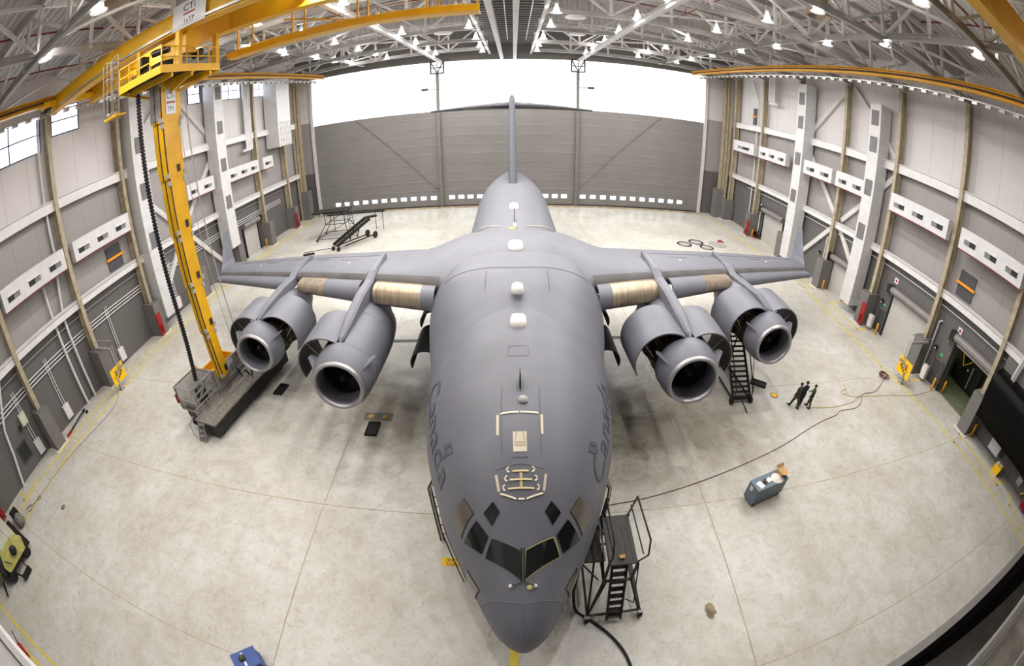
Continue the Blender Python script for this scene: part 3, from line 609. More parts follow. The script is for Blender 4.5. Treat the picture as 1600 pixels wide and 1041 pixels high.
# ------------------------------------------------------------ high bay lamps, each with its own light
rows = [(-21.3, 'left outer row'), (-16.2, 'left middle row'), (-9.9, 'left inner row'), (-3.9, 'row left of the roof slot'), (3.1, 'row right of the roof slot'), (9.3, 'right inner row'), (15.9, 'right middle row'), (21.6, 'right outer row')]
lys = [11.9, 19.7, 25.6, 33.0, 39.6, 46.6, 52.6, 57.8]
sp_l = bpy.data.lights.new('high_bay_light', 'AREA'); sp_l.shape = 'DISK'; sp_l.size = .7; sp_l.energy = LAMP_W; sp_l.color = (1, .97, .935)
proto = None
for ri, (x, rn) in enumerate(rows):
    for k, y in ([(-1, 4.0)] if abs(x) > 15 else [])+list(enumerate(lys)):
        if ri == 1 and k == 1: continue          # the crane girders stand there
        zl = 22.9 if abs(x) > 15 else 22.75
        loc = (x+random.uniform(-.2, .2), y+random.uniform(-.3, .3), zl)
        lab = 'glowing roof lamp in the %s, %s from the hangar door' % (rn, ORD[7-k] if k < 7 else 'nearest')
        lab = lab.replace('nearest from the hangar door', 'nearest the hangar door')
        if proto is None:
            proto = t = thing('high_bay_lamp', lab, 'lamp', loc, 'high bay lamps under the roof')
            MB().lathe([(.10, .50), (.16, .36), (.22, .17), (.27, 0), (.24, -.02), (.001, -.04)], (0, 0, 0), (0, 0, 1), 20).build('glass_bell', 'lampglass', t, local=True)
            MB().lathe([(.27, .02), (.44, -.08), (.45, -.06), (.28, .05)], (0, 0, 0), (0, 0, 1), 20).build('rim', 'lamp_ref', t, local=True)
            MB().lathe([(.001, 1.15), (.12, 1.15), (.13, .5), (.001, .5)], (0, 0, 0), (0, 0, 1), 14).build('ballast_housing', 'steel_w', t, local=True)
            hr = MB().tube([(0, 0, 0), (0, 0, 1)], .025, 6).build('hanger_rod', 'steel_g', t, local=True); hr.location = (0, 0, 1.15)
        else:
            t = copy_tree(proto); t.location = loc; t['label'] = lab
        for ch in t.children:
            if ch.name.startswith('hanger_rod'): ch.scale.z = (24.8 if -3.5 < loc[0] < 2.7 else roof_z(loc[0])+.06)-loc[2]-1.15
        lo = bpy.data.objects.new('high_bay_light', sp_l); lo.location = (loc[0], loc[1], loc[2]-.16); COL.objects.link(lo)
# ------------------------------------------------------------ crane rails
for x, x2, sd, nm in ((-29.5, -28.3, 1, 'left'), (27.8, 26.5, -1, 'right')):
    t = thing('crane_rail', 'long yellow crane runway beam hung along the %s side' % nm, 'crane rail', (x, 30, 22), 'yellow crane runways')
    MB().ibeam((x, -4, 22.6), (x2, 64.4, 22.45), .45, .62, .1).build('rail_beam', 'yel_dk', t)
    MB().bar((x+sd*.2, -4, 22.58), (x2+sd*.2, 64.3, 22.43), .1, .09).build('conductor_groove', 'dark', t)
    y = 0
    while y < 64:
        MB().bar((x+(x2-x)*y/64, y, 22.7), (x+(x2-x)*y/64, y, zb(x)+.1), .2).build('rail_hanger', 'steel_w', t)
        y += 8.2
    b = MB(); y = -3
    while y < 63:
        xx = x+(x2-x)*y/64; b.bx(xx-.5*sd-.16, xx-.5*sd+.16, y, y+.5, 21.6, 21.8); b.bar((xx, y+.25, 22.1), (xx-.5*sd, y+.25, 21.75), .05); y += 1.25
    b.bar((x-.5*sd, -4, 21.85), (x2-.5*sd, 63, 21.85), .2, .08); b.build('bus_bar', 'alu', t)
# ------------------------------------------------------------ left telescopic platform crane
YF, YR = 16.2, 19.9
t = thing('bridge_crane', 'large yellow bridge crane girder spanning from the left rail to the centre beams', 'crane', (-15, 18, 21.4))
for y, nm in ((YF, 'front_girder'), (YR, 'rear_girder')):
    g = MB(); xa = -28.9 if y == YF else -28.5
    g.bx(xa, -.5, y, y+.5, 21.4, 22.45); g.bx(xa, -1.2, y-.12, y+.62, 21.34, 21.42); g.bx(xa, -1.2, y-.06, y+.56, 22.43, 22.5)
    g.build('bridge_girder', 'yel', t)
    for xx in (-28, -20.6, -14, -7): MB().bx(xx-.06, xx+.06, y-.05, y, 21.42, 22.43).build('girder_splice', 'yel_dk', t)
bridge = t
for x in (-28.3, -1.2):
    MB().bx(x-.35, x+.35, YF-1.2, YR+1.7, 21.75, 22.15).build('end_truck', 'yel', t)
w = MB(); w.bx(-29.0, -28.2, YF-.9, YF-.4, 21.65, 21.8); w.cyl((-28.9, YF-.5, 21.9), (-28.2, YF-.5, 21.9), .22, 14); w.cyl((-29.0, YF-.5, 21.6), (-28.8, YF-1.0, 21.6), .16, 12); w.build('drive_motor', 'blk_steel', t)
MB().bar((-27, YF-.22, 21.5), (-1.2, YF-.22, 21.5), .08, .14).build('festoon_rail', 'alu', t)
# walkway hung behind the girders
wy, wz = 23.0, 20.25
wk = MB().bx(-16.2, -.9, wy-.55, wy-.45, wz-.05, wz+.36).bx(-16.2, -.9, wy-.5, wy+.5, wz-.05, wz+.02).build('walkway', 'yel', t)
for i, x in enumerate((-15.3, -14.2, -11.4, -10.6, -7.4, -6.8, -3.6, -3.0, -1.0)):
    MB().bar((x, wy-.5, wz), (x, wy-.5, wz+2.2), .09).build('hanger_post', 'yel', wk)
h = MB()
for zz in (.65, 1.1): h.bar((-16.2, wy+.45, wz+zz), (-.9, wy+.45, wz+zz), .035)
for k in range(13): h.bar((-16.2+k*1.27, wy+.45, wz), (-16.2+k*1.27, wy+.45, wz+1.1), .03)
h.build('guard_rail', 'steel_g', wk)
MB().bar((-12.0, wy-.5, wz+1.4), (-7.6, wy-.55, wz+.25), .09).build('knee_brace', 'yel', wk)
# trolley platform with mast
MX, MY = -16.75, 17.1
bridge.location += V((-.8, .82, .33))
t = trolley = thing('mast_trolley', 'yellow trolley deck with railings carrying the telescopic mast under the left crane girder', 'trolley', (MX, MY, 19.3))
X0, X1, Y0, Y1, DZ = -17.9, -14.5, 14.6, 19.4, 19.4
MB().bx(X0, X1, Y0, Y1, DZ-.1, DZ-.02).build('trolley_deck', 'dkgreen', t)
k = MB()
for a in ((X0, X1, Y0-.06, Y0), (X0, X1, Y1, Y1+.06), (X0-.06, X0, Y0, Y1), (X1, X1+.06, Y0, Y1)): k.bx(*a, DZ-.22, DZ+.18)
k.build('toe_board', 'yel', t)
b = MB()
for yy in (15.4, 17, 18.6): b.bar((X0, yy, DZ-.3), (X1, yy, DZ-.3), .14, .3)
b.bar((MX+.5, MY, 18.6), (X1, MY, DZ-.2), .16); b.bar((MX+.5, MY+.8, 18.6), (X1, Y1, DZ-.2), .16); b.bar((MX-.5, MY, 18.4), (X0, Y0, DZ-.2), .12)
b.build('under_frame', 'yel', t)
r = MB()
for zz in (.6, 1.15):
    r.bar((X0, Y0, DZ+zz), (X1, Y0, DZ+zz), .06); r.bar((X1, Y0, DZ+zz), (X1, Y1, DZ+zz), .06); r.bar((X0, Y0, DZ+zz), (X0, Y1, DZ+zz), .06)
for k in range(5): r.bar((X0+k*.85, Y0, DZ), (X0+k*.85, Y0, DZ+1.15), .06)
for k in range(1, 6): r.bar((X1, Y0+k*.96, DZ), (X1, Y0+k*.96, DZ+1.15), .06); r.bar((X0, Y0+k*.96, DZ), (X0, Y0+k*.96, DZ+1.15), .06)
r.build('guard_rail', 'yel', t)
for xx, yy in ((X0+.2, 16.0), (X1-.1, 16.0), (X0+.2, 19.2), (X1-.1, 19.2)): MB().bx(xx-.14, xx+.14, yy-.14, yy+.14, DZ, 21.4).build('trolley_post', 'yel', t)
MB().bx(-16.6, -14.7, 16.7, 17.6, 20.3, 21.5).build('gear_housing', 'yel', t)
m = MB(); m.lathe([(.001, 0), (.75, 0), (.75, .55), (.001, .55)], (-15.6, 16.0, DZ+.05), (0, 0, 1), 28); m.build('slew_ring', 'blk_steel', t)
MB().cyl((-15.9, 15.3, 20.6), (-15.0, 15.7, 20.6), .2, 12).build('drive_motor', 'blk_steel', t); MB().cyl((-14.9, 17.6, 20.2), (-14.9, 18.2, 20.4), .24, 12).build('drive_motor', 'blk_steel', t); MB().bx(-17.3, -17.0, 15.5, 16.2, 20.0, 20.9).build('control_box', 'blk_steel', t); MB().cyl((-16.9, 15.3, 20.1), (-16.3, 15.3, 20.2), .16, 12).build('drive_motor', 'blk_steel', t)
l = MB()
for xx in (-.28, .28): l.bar((X0-.75+xx, 14.9, 18.0), (X0-.75+xx, 14.9, 21.6), .07)
for k in range(12): l.bar((X0-1.03, 14.9, 18.1+k*.32), (X0-.47, 14.9, 18.1+k*.32), .04)
for k in range(4):
    zz = 18.4+k*.95; l.tube([(X0-1.03, 14.9, zz), (X0-1.15, 14.4, zz), (X0-.75, 14.15, zz), (X0-.35, 14.4, zz), (X0-.47, 14.9, zz)], .03, 6)
for a in (-1.12, -.75, -.38): l.bar((X0+a, 14.25, 18.4), (X0+a, 14.25, 21.2), .04)
l.build('caged_ladder', 'alu', t)
MB().bx(X0-1.25, X0-.1, 14.3, 15.1, 18.15, 18.25).build('ladder_landing', 'yel', t)
# mast sections
def ribs(b, x0, x1, y0, y1, z0, z1, e=.012, st=.115):
    b.bx(x0, x1, y0, y1, z0, z1); z = z0+.05
    while z < z1-.05: b.bx(x0-e, x1+e, y0+.06-e, y1-.06+e, z, z+st*.5); z += st
secs = [(17.0, 19.3, .42, .86), (13.9, 17.02, .38, .74), (10.8, 13.92, .34, .64), (7.8, 10.82, .30, .56), (4.9, 7.82, .265, .48), (1.8, 4.92, .225, .40)]
for i, (z0, z1, hx, hy) in enumerate(secs):
    b = MB(); ribs(b, MX-hx, MX+hx, MY-hy, MY+hy, z0, z1); s_ = b.build('mast_section', 'yel', t)
    if i == 0: MB().bx(MX-hx+.02, MX+hx-.02, MY-hy-.03, MY-hy-.013, z0+.1, z1-.1).build('side_panel', 'alu', s_)
    for a, bb in ((hx, -hy), (hx, hy)):
        for zz in ((z0+.18, z1-.25) if i else (z0+.08, z1-.25)): MB().bx(MX+a-.09, MX+a+.05, MY+bb-.1, MY+bb+.1, zz-.12, zz+.12).build('guide_bracket', 'steel_g', s_)
    c = MB(); c.bx(MX+hx, MX+hx+.03, MY-hy+.02, MY-hy+.1, z0, z1); c.bx(MX-.02, MX+.04, MY-hy-.03, MY-hy, z0, z1)
    c.build('mast_groove', 'dark', s_)
    if i: MB().bx(MX+hx+.01, MX+hx+.05, MY+.1, MY+.36, z0+.25, z0+.65).build('roller_window', 'dark', s_)
xs = MX+.42+.03
p = MB().bx(xs-.01, xs, MY-.42, MY+.42, 17.35, 18.75).build('mast_sign', 'sign_w', t)
text('sign_lettering', 'CTi', .44, 'dark', (xs+.002, MY-.02, 18.36), (0, 1, 0), (0, 0, 1), p); text('sign_lettering', 'TP1', .36, 'dark', (xs+.002, MY, 17.62), (0, 1, 0), (0, 0, 1), p)
MB().bx(xs, xs+.006, MY-.36, MY+.36, 17.95, 18.05).build('sign_stripe', 'red', p)
trolley.location += V((-.83, .85, .2))
# white sign on the girder
s_ = thing('girder_sign', 'white crane sign hung on the yellow front girder', 'sign', (-14.5, YF-.2, 21.9))
p = MB().bx(-15.15, -12.9, YF-.2, YF-.16, 21.33, 22.75).build('sign_panel', 'sign_w', s_)
text('sign_lettering', 'CTi', .56, 'dark', (-14.0, YF-.204, 22.4), (1, 0, 0), (0, 0, 1), p); text('sign_lettering', '1xTP', .36, 'dark', (-14.0, YF-.204, 21.68), (1, 0, 0), (0, 0, 1), p); text('sign_lettering', '1', .25, 'dark', (-13.2, YF-.204, 22.5), (1, 0, 0), (0, 0, 1), p)
MB().bx(-14.4, -13.6, YF-.208, YF-.2, 22.03, 22.12).build('sign_stripe', 'red', p)
s_.location += V((-.75, .8, .33))
# ribbed cable chain
b = MB(); pts = []
for i in range(90):
    f = i/89; z = 19.2-f*16.9
    x = -17.36+.16*math.sin(f*PI*.8)-(.55*max(0, f-.72)/.28*max(0, f-.72)/.28 if f > .72 else 0)
    pts.append(V((x-.87, 16.4, z*.99+.3)))
b.tube(pts, .09, 8)
for a, c in zip(pts, pts[1:]): b.box((a+c)/2, (.21, .19, .13))
tag(b.build('cable_chain', 'chain', at=(-17.3, 15.6, 2.3)), 'black ribbed cable chain hanging beside the yellow mast', 'cable chain')
for k, (dx, dy) in enumerate(((.75, 1.0), (.9, 1.5), (1.1, 1.2))):
    tag(MB().tube([(MX+dx-1.2, MY+dy+.55, 18.9), (MX+dx-.75, MY+dy+.95, 2.6)], .02, 5).build('wire_rope', 'steel_g', at=(MX+dx-.75, MY+dy+.95, 2.6)), 'thin wire rope beside the yellow mast, '+('left', 'right', 'middle')[k]+' one', 'rope', 'wire ropes beside the mast')
# work platform at the foot of the mast
t = thing('work_platform', 'aluminium work platform with rails under the left outboard engine, at the foot of the mast', 'platform', (-16.4, 14.3, 0))
P0 = V((-16.4, 14.3, 0))
class LB(MB):          # same builder, coordinates relative to the platform corner
    def mk(s, name, m, par=None): s.v = [tuple(V(v)+P0) for v in s.v]; return s.build(name, m, par or t)
LB().bx(-1.85, 0, 0, 8.2, 1.05, 1.15).mk('deck_plate', 'deck'); LB().bx(-3.9, -1.85, .7, 8.0, .95, 1.05).mk('rear_deck', 'deck')
LB().bx(-1.8, -.02, .06, 8.1, .3, 1.05).mk('skirt', 'blk'); LB().bx(-3.8, -1.9, .9, 7.8, .35, .95).mk('under_frame', 'blk')
f = LB()
for xx in (-3.85, -2.05):
    for yy in (.7, 2.8): f.bar((xx, yy, 1.0), (xx, yy, 2.65), .1)
for zz in (1.75, 2.6):
    for p, q in (((-3.85, .7), (-2.05, .7)), ((-3.85, .7), (-3.85, 2.8)), ((-2.05, .7), (-2.05, 2.8)), ((-3.85, 2.8), (-2.05, 2.8))): f.bar((*p, zz), (*q, zz), .1)
f.bar((-2.05, 1.2, 1.75), (-2.05, 2.2, 2.6), .1); f.bar((-2.05, .7, 2.15), (-2.05, 2.8, 2.3), .08)
f.mk('cage_frame', 'alu')
LB().bx(-3.82, -3.78, .75, 2.75, 1.1, 2.55).bx(-3.8, -2.1, 2.76, 2.8, 1.1, 2.55).mk('cage_panel', 'steel_w'); LB().bx(-3.6, -2.3, .9, 1.0, 1.1, 1.7).mk('cage_floor_tray', 'deck')
LB().bx(-2.0, -1.92, 2.85, 6.2, 1.15, 2.5).mk('side_wall', 'steel_g'); LB().bar((-1.96, 2.8, 2.55), (-1.9, 6.4, 2.55), .1).mk('wall_rail', 'alu')
LB().bx(-3.0, -2.4, 1.6, 2.1, 1.05, 2.0).mk('control_cabinet', 'dark'); LB().box((-1.9, 4.2, 2.35), (.04, 1.0, .4)).mk('notice_board', 'paper')
for yy in (3.3, 5.3, 5.9): LB().box((-1.88, yy, 2.4), (.08, .2, .3)).mk('red_switch', 'red')
r = LB(); r.bar((-1.55, .1, 1.75), (-1.5, 6.0, 1.75), .06)
for k in range(6): r.bar((-1.55, .15+k*1.15, 1.15), (-1.55, .15+k*1.15, 1.75), .05)
r.bar((-.95, .9, 1.17), (-.95, 4.6, 1.17), .06, .03)
r.mk('guard_rail', 'alu')
l = LB()
for xx in (-.27, .27): l.bar((-1.25+xx, -.05, 1.15), (-1.25+xx, -.5, .02), .06)
for k in range(4): l.bx(-1.52, -.98, -.48+k*.11, -.26+k*.11, .12+k*.28, .16+k*.28)
l.tube([(-1.7, -.05, 1.5), (-1.85, -.5, 1.2), (-1.85, -.55, .5), (-1.6, -.5, .15)], .025, 6)
l.mk('access_ladder', 'alu')
for xx, yy in ((-3.6, 1.2), (-3.6, 6.8), (-.4, .6), (-.4, 7.4)): LB().cyl((xx-.12, yy, .3), (xx+.12, yy, .3), .3, 16).mk('wheel', 'rubber')
LB().cyl((-2.1, .2, .9), (-1.85, .2, .9), .28, 14).mk('cable_drum', 'rubber'); LB().bx(-3.98, -3.86, .55, .75, 1.5, 2.1).mk('warning_lamp', 'red')
mb = LB().bx(-3.3, -.9-1.1, 2.9, 5.2, 1.9, 2.0).bx(-3.3, -3.22, 2.9, 5.2, 2.0, 2.5).bx(-3.3, -2.02, 5.12, 5.2, 2.0, 2.5).bx(-3.3, -3.0, 2.9, 3.2, 1.0, 1.9).bx(-2.3, -2.02, 4.9, 5.2, 1.0, 1.9).mk('mast_base_tray', 'yel_dk')
LB().bar((-3.3, 2.9, 2.0), (-3.45, 2.7, 2.9), .08).mk('tray_post', 'yel')
t.rotation_euler = (0, 0, -.15)
b = MB(); R_ = Matrix.Rotation(-.15, 3, 'Z')
for k in range(16):
    p = P0+R_ @ V((random.uniform(-1.4, -.3), random.uniform(4.6, 6.4), 1.18)); b.tube([p, p+V((random.uniform(-.3, .3), random.uniform(-.3, .3), random.uniform(.2, .9)))], .05, 6)
tag(b.build('tool_heap', 'blk_steel', at=P0+R_ @ V((-.9, 5.5, 1.15))), 'dark heap of stands and tools on the work platform under the engine', 'tools')
# second crane bridge, near right
t = thing('bridge_crane', 'second yellow crane girder crossing the top right corner', 'crane', (15, 8, 22.3))
for y in (3.6, 7.2):
    MB().bx(.6, 28.2, y, y+.5, 22.0, 23.65).bx(.3, 27.4, y-.1, y+.6, 21.94, 22.02).bx(.3, 27.4, y-.05, y+.55, 23.63, 23.7).build('bridge_girder', 'yel', t)
MB().bx(27.3, 28.1, 2.6, 8.6, 21.75, 22.2).build('end_truck', 'yel', t)
# ------------------------------------------------------------ the cargo aircraft (local frame: x right, y aft of the nose, z up)
AX = thing('cargo_aircraft', 'huge grey four-engined cargo aircraft parked nose first in the hangar', 'aircraft', (.2, 3.98, 0), rz=.0085)
def interp(x, xs, ys):
    if x <= xs[0]: return ys[0]
    for i in range(len(xs)-1):
        if x <= xs[i+1]: f = (x-xs[i])/(xs[i+1]-xs[i]); return ys[i]*(1-f)+ys[i+1]*f
    return ys[-1]
def smooth_interp(x, xs, ys):      # monotone-ish cubic through the stations
    n = len(xs)
    if x <= xs[0]: return ys[0]
    if x >= xs[-1]: return ys[-1]
    i = max(k for k in range(n-1) if xs[k] <= x); h = xs[i+1]-xs[i]; t = (x-xs[i])/h
    def m(k):
        if k == 0: return (ys[1]-ys[0])/(xs[1]-xs[0])
        if k == n-1: return (ys[-1]-ys[-2])/(xs[-1]-xs[-2])
        a, b = (ys[k]-ys[k-1])/(xs[k]-xs[k-1]), (ys[k+1]-ys[k])/(xs[k+1]-xs[k])
        return 0 if a*b <= 0 else 2*a*b/(a+b)
    return ys[i]*(2*t**3-3*t*t+1)+h*m(i)*(t**3-2*t*t+t)+ys[i+1]*(-2*t**3+3*t*t)+h*m(i+1)*(t**3-t*t)
FY = [0, .05, .2, .5, 1.0, 1.6, 2.3, 3.0, 3.8, 4.6, 5.6, 7, 9, 12, 35, 38.5, 42, 45, 48.3]
FT = [2.88, 3.15, 3.42, 3.72, 4.12, 4.55, 5.05, 5.62, 6.22, 6.67, 7.06, 7.38, 7.66, 7.73, 7.73, 7.76, 7.76, 7.7, 7.4]
FB = [2.82, 2.52, 2.28, 2.02, 1.75, 1.5, 1.32, 1.18, 1.06, .98, .92, .88, .87, .87, 1.0, 2.1, 3.9, 5.3, 6.9]
WY = [0, .05, .2, .5, 1, 1.6, 2.3, 3, 4, 5, 6.5, 8.5, 10.5, 35.5, 38.5, 41.5, 45, 48.3]
WW = [.03, .2, .42, .70, .99, 1.27, 1.60, 1.95, 2.38, 2.72, 3.15, 3.40, 3.43, 3.43, 3.3, 2.7, 1.5, .25]
def fus(y, deg, off=0):
    t, b, w = smooth_interp(y, FY, FT), smooth_interp(y, FY, FB), smooth_interp(y, WY, WW); a = math.radians(deg)
    n = V((math.cos(a)/max(w, .05), 0, math.sin(a)/max((t-b)/2, .05))).normalized()
    return V((w*math.cos(a), y, (t+b)/2+(t-b)/2*math.sin(a)))+n*off
ys = [.0, .02, .05, .1, .2, .35, .5, .75]+[1+.25*i for i in range(36)]+[10+1.0*i for i in range(24)]+[34+.8*i for i in range(18)]+[48.3]
SEAM = 1.2
def fusring(y, n=72): return [fus(y, 360*k/n) for k in range(n)]
def sring(y0, n=72): return [fus(y0+.30*abs(math.cos(2*PI*k/n))**1.5*(1 if y0 > .9 else y0/.9), 360*k/n) for k in range(n)]
body = MB().loft([sring(1.03)]+[fusring(y) for y in ys if y >= 1.4]).build('fuselage', 'aero', AX, local=True)
rad = MB().loft([sring(y) for y in ys if y < .9]+[sring(.93), sring(1.03)]).build('radome', 'aero2', AX, local=True)
def patch(name, quad, m, parent, off=.015, n=8, inset=0, bow=0):      # a curved four-cornered patch on the skin; corners (y, angle)
    b = MB(); c = [V((p[0], p[1], 0)) for p in quad]; ce = sum(c, V())/4
    c = [p+(ce-p)*inset for p in c]; vs = []
    for i in range(n+1):
        for j in range(n+1):
            u, v = i/n, j/n
            q = c[0]*(1-u)*(1-v)+c[1]*u*(1-v)+c[2]*u*v+c[3]*(1-u)*v
            vs.append(fus(q.x, q.y, off+bow*math.sin(PI*u)*math.sin(PI*v)))
    k = n+1
    b.add(vs, [(i*k+j, (i+1)*k+j, (i+1)*k+j+1, i*k+j+1) for i in range(n) for j in range(n)], True)
    return b.build(name, m, parent, local=True)
def skinline(pts, wd, off=.012, n=6):          # a strip lying on the skin along (y, angle) points
    b = MB(); path = []
    for p, q in zip(pts, pts[1:]):
        for i in range(n): f = i/n; path.append((p[0]*(1-f)+q[0]*f, p[1]*(1-f)+q[1]*f))
    path.append(pts[-1]); P = [fus(y, a, off) for y, a in path]; vs = []
    for i, p in enumerate(P):
        d = (P[min(i+1, len(P)-1)]-P[max(i-1, 0)]).normalized(); a = math.radians(path[i][1])
        nn = V((math.cos(a), 0, math.sin(a))); s_ = d.cross(nn).normalized()*wd/2; vs += [p+s_, p-s_]
    return b.add(vs, [(2*i, 2*i+1, 2*i+3, 2*i+2) for i in range(len(P)-1)])
def mir(q): return [(y, 180-a) for y, a in q]
wins = [('windscreen', [(2.585, 117), (2.235, 93.2), (1.58, 92.7), (2.23, 128)], 'glass'), ('side_window', [(3.08, 127.7), (2.655, 120.2), (2.356, 131.4), (2.825, 148)], 'glass'),
        ('rear_side_window', [(3.695, 134.3), (3.27, 128.9), (2.98, 149.6), (3.61, 151.9)], 'glass_t'), ('upper_window', [(3.35, 111.1), (3.10, 107.2), (2.859, 114.9), (3.165, 119.9)], 'glass'),
        ('lower_window', [(2.336, 163.6), (1.65, 155), (1.71, 185), (2.26, 179)], 'glass_t')]
for nm, q, g in wins:
    for sd in (0, 1):
        qq = q if not sd else mir(q)
        yf = nm == 'windscreen' and sd == 1
        fr = patch(nm, qq, 'primer' if yf else 'gasket', AX, .012, 8, -.09 if yf else -.05)
        patch('window_glass', qq, g, fr, .03, 8, .0)
        if yf: fr['label'] = 'windscreen framed in pale yellow primer'
# wipers
for sd in (-1, 1):
    ww = MB(); a0 = 90+sd*-1.6
    p0 = fus(1.5, a0, .06); ww.tube([p0, fus(1.95, 90-sd*1.5, .08), fus(2.28, 90-sd*1.4, .06)], .018, 6); ww.tube([p0, fus(1.44, 90-sd*14, .07)], .014, 6)
    wp = ww.build('wiper', 'blk', AX, local=True)
    MB().lathe([(.001, .05), (.05, .03), (.06, -.03)], fus(1.44, 90-sd*15, .04), (0, -.3, 1), 10).build('wiper_cap', 'sign_w', wp, local=True)
MB().lathe([(.001, .02), (.07, .01), (.08, -.01)], fus(1.40, 82, .02), (0, -.3, 1), 8).build('sealant_spot', 'primer', AX, local=True)
skinline([(1.03+.30*abs(math.cos(math.radians(a)))**1.5, a) for a in range(-10, 191, 10)], .02, .006).build('radome_seam', 'seam', AX, local=True)
skinline([(.05, 90), (1.02, 90)], .015, .006).build('radome_centre_seam', 'seam', AX, local=True)
# masking tape: bracket, crosses and hooks on the crown
tp = []
for pts, m in (([(5.52, 103), (4.93, 103.8)], 'tape'), ([(5.55, 101.6), (5.56, 91)], 'tape'), ([(5.56, 90.4), (5.55, 80.2)], 'tape'), ([(5.52, 78.4), (4.93, 77.8)], 'tape'),
               ([(3.93, 106.8), (3.54, 106)], 'tape'), ([(3.5, 105.2), (3.35, 94.2)], 'tape'), ([(3.345, 92.8), (3.345, 88.4)], 'tape'), ([(3.35, 87), (3.5, 75.6)], 'tape'), ([(3.54, 75), (3.93, 74.4)], 'tape'),
               ([(3.97, 96), (3.97, 85.8)], 'tape2'), ([(3.775, 98), (3.775, 83.4)], 'tape2'), ([(3.58, 99.4), (3.58, 81.8)], 'tape2'), ([(3.93, 90.6), (3.57, 90.6)], 'tape2')):
    skinline(pts, .075).build('masking_tape', m, AX, local=True)
for y, a, s_ in ((4.01, 97.9, 1), (4.01, 83.6, -1), (3.81, 99.6, 1), (3.81, 81.6, -1), (3.61, 101.4, 1), (3.61, 79.9, -1)):
    skinline([(y+.06*math.cos(t*PI/4*1.0), a+s_*(1.5*math.sin(t*PI/4))) for t in range(5)], .05, n=2).build('tape_hook', 'tape', AX, local=True)
h = patch('crown_hatch', [(4.97, 94.9), (4.97, 86.9), (4.43, 86.7), (4.43, 95)], 'tape', AX, .012)
patch('hatch_recess', [(4.95, 93.3), (4.95, 88.5), (4.58, 87.3), (4.58, 94.3)], 'tan', h, .02); patch('hatch_pan', [(4.93, 92.2), (4.93, 89.5), (4.68, 88.4), (4.68, 93.3)], 'tape', h, .028)
for pts in ([(8.25, 95.8), (8.25, 85), (7.77, 85), (7.77, 96), (8.25, 95.8)], [(4.3, 96), (4.3, 86), (4.35, 86)], [(6.5, 100), (4.4, 102)], [(6.5, 80), (4.4, 78)], [(4.05, 107), (4.14, 91), (4.05, 75)]):
    skinline(pts, .018).build('panel_line', 'seam', AX, local=True)
# antennas on the crown
def dome(y, z, rx, ry, h, m='dome', x=0):
    b = MB(); prof = [(1, 0), (.98, .35), (.85, .75), (.55, .95), (.001, 1.0)]; n = 24; vs = []
    for r, t in prof:
        for k in range(n):
            a = 2*PI*k/n; e = lambda c: math.copysign(abs(c)**.7, c); vs.append((x+rx*r*e(math.cos(a)), y+ry*r*e(math.sin(a)), z+h*t))
    b.add(vs, [(i*n+k, i*n+(k+1) % n, (i+1)*n+(k+1) % n, (i+1)*n+k) for i in range(len(prof)-1) for k in range(n)], True)
    return b.build('antenna_dome', m, AX, local=True)
dome(9.72, 7.6, .30, .42, .32); dome(11.6, 8.05, .24, .36, .28); dome(17.1, 7.95, .40, .62, .34); dome(21.7, 7.68, .12, .2, .3); dome(26.9, 7.65, .36, .55, .42)
MB().loft([[V((x_*w_, y0+y_*c_, z_)) for x_, y_ in ((0, -1), (1, -.3), (1, .4), (0, 1), (-1, .4), (-1, -.3))] for z_, c_, w_, y0 in ((7.2, .26, .03, 6.5), (7.72, .2, .02, 6.62))]).build('blade_antenna', 'blk', AX, local=True)
MB().loft([[V((x_*w_, y0+y_*c_, z_)) for x_, y_ in ((0, -1), (1, -.3), (1, .4), (0, 1), (-1, .4), (-1, -.3))] for z_, c_, w_, y0 in ((7.7, .3, .03, 23.2), (8.5, .16, .02, 23.4))]).build('blade_antenna', 'aero_dk', AX, local=True)
MB().lathe([(.001, .1), (.12, .08), (.15, 0)], fus(5.97, 88.6), (0, 0, 1), 12).build('crown_fitting', 'steel_g', AX, local=True)
for y, x in ((20.4, .3), (21.2, -.15)): MB().lathe([(.2, 0), (.19, .02), (.001, .02)], (x, y, 7.93 if y < 21 else 7.8), (0, 0, 1), 12).build('ochre_mark', 'gold', AX, local=True)
# dark lettering along both flanks
def flank(sd):
    def f(u, v):
        if sd < 0: return fus(4.75+(3.9-u-1.95+0)*1.0 if False else 6.45-u, 151.5-math.degrees(v/3.2), .02)
        return fus(6.45+u, 28.5+math.degrees(v/3.2), .02)
    return f
text('flank_lettering', 'Canada', 1.35, 'letter', (0, 0, 0), (1, 0, 0), (0, 0, 1), AX, local=True, warp=flank(-1))
text('flank_lettering', 'Canada', 1.35, 'letter', (0, 0, 0), (1, 0, 0), (0, 0, 1), AX, local=True, warp=flank(1))
for sd in (0, 1):
    for q in ([(5.45, 143), (5.33, 143), (5.22, 136), (5.34, 136)], [(5.3, 143), (5.1, 143), (4.99, 136), (5.19, 136)]):
        patch('flank_flag_mark', q if not sd else mir(q), 'letter', AX, .014, 4)
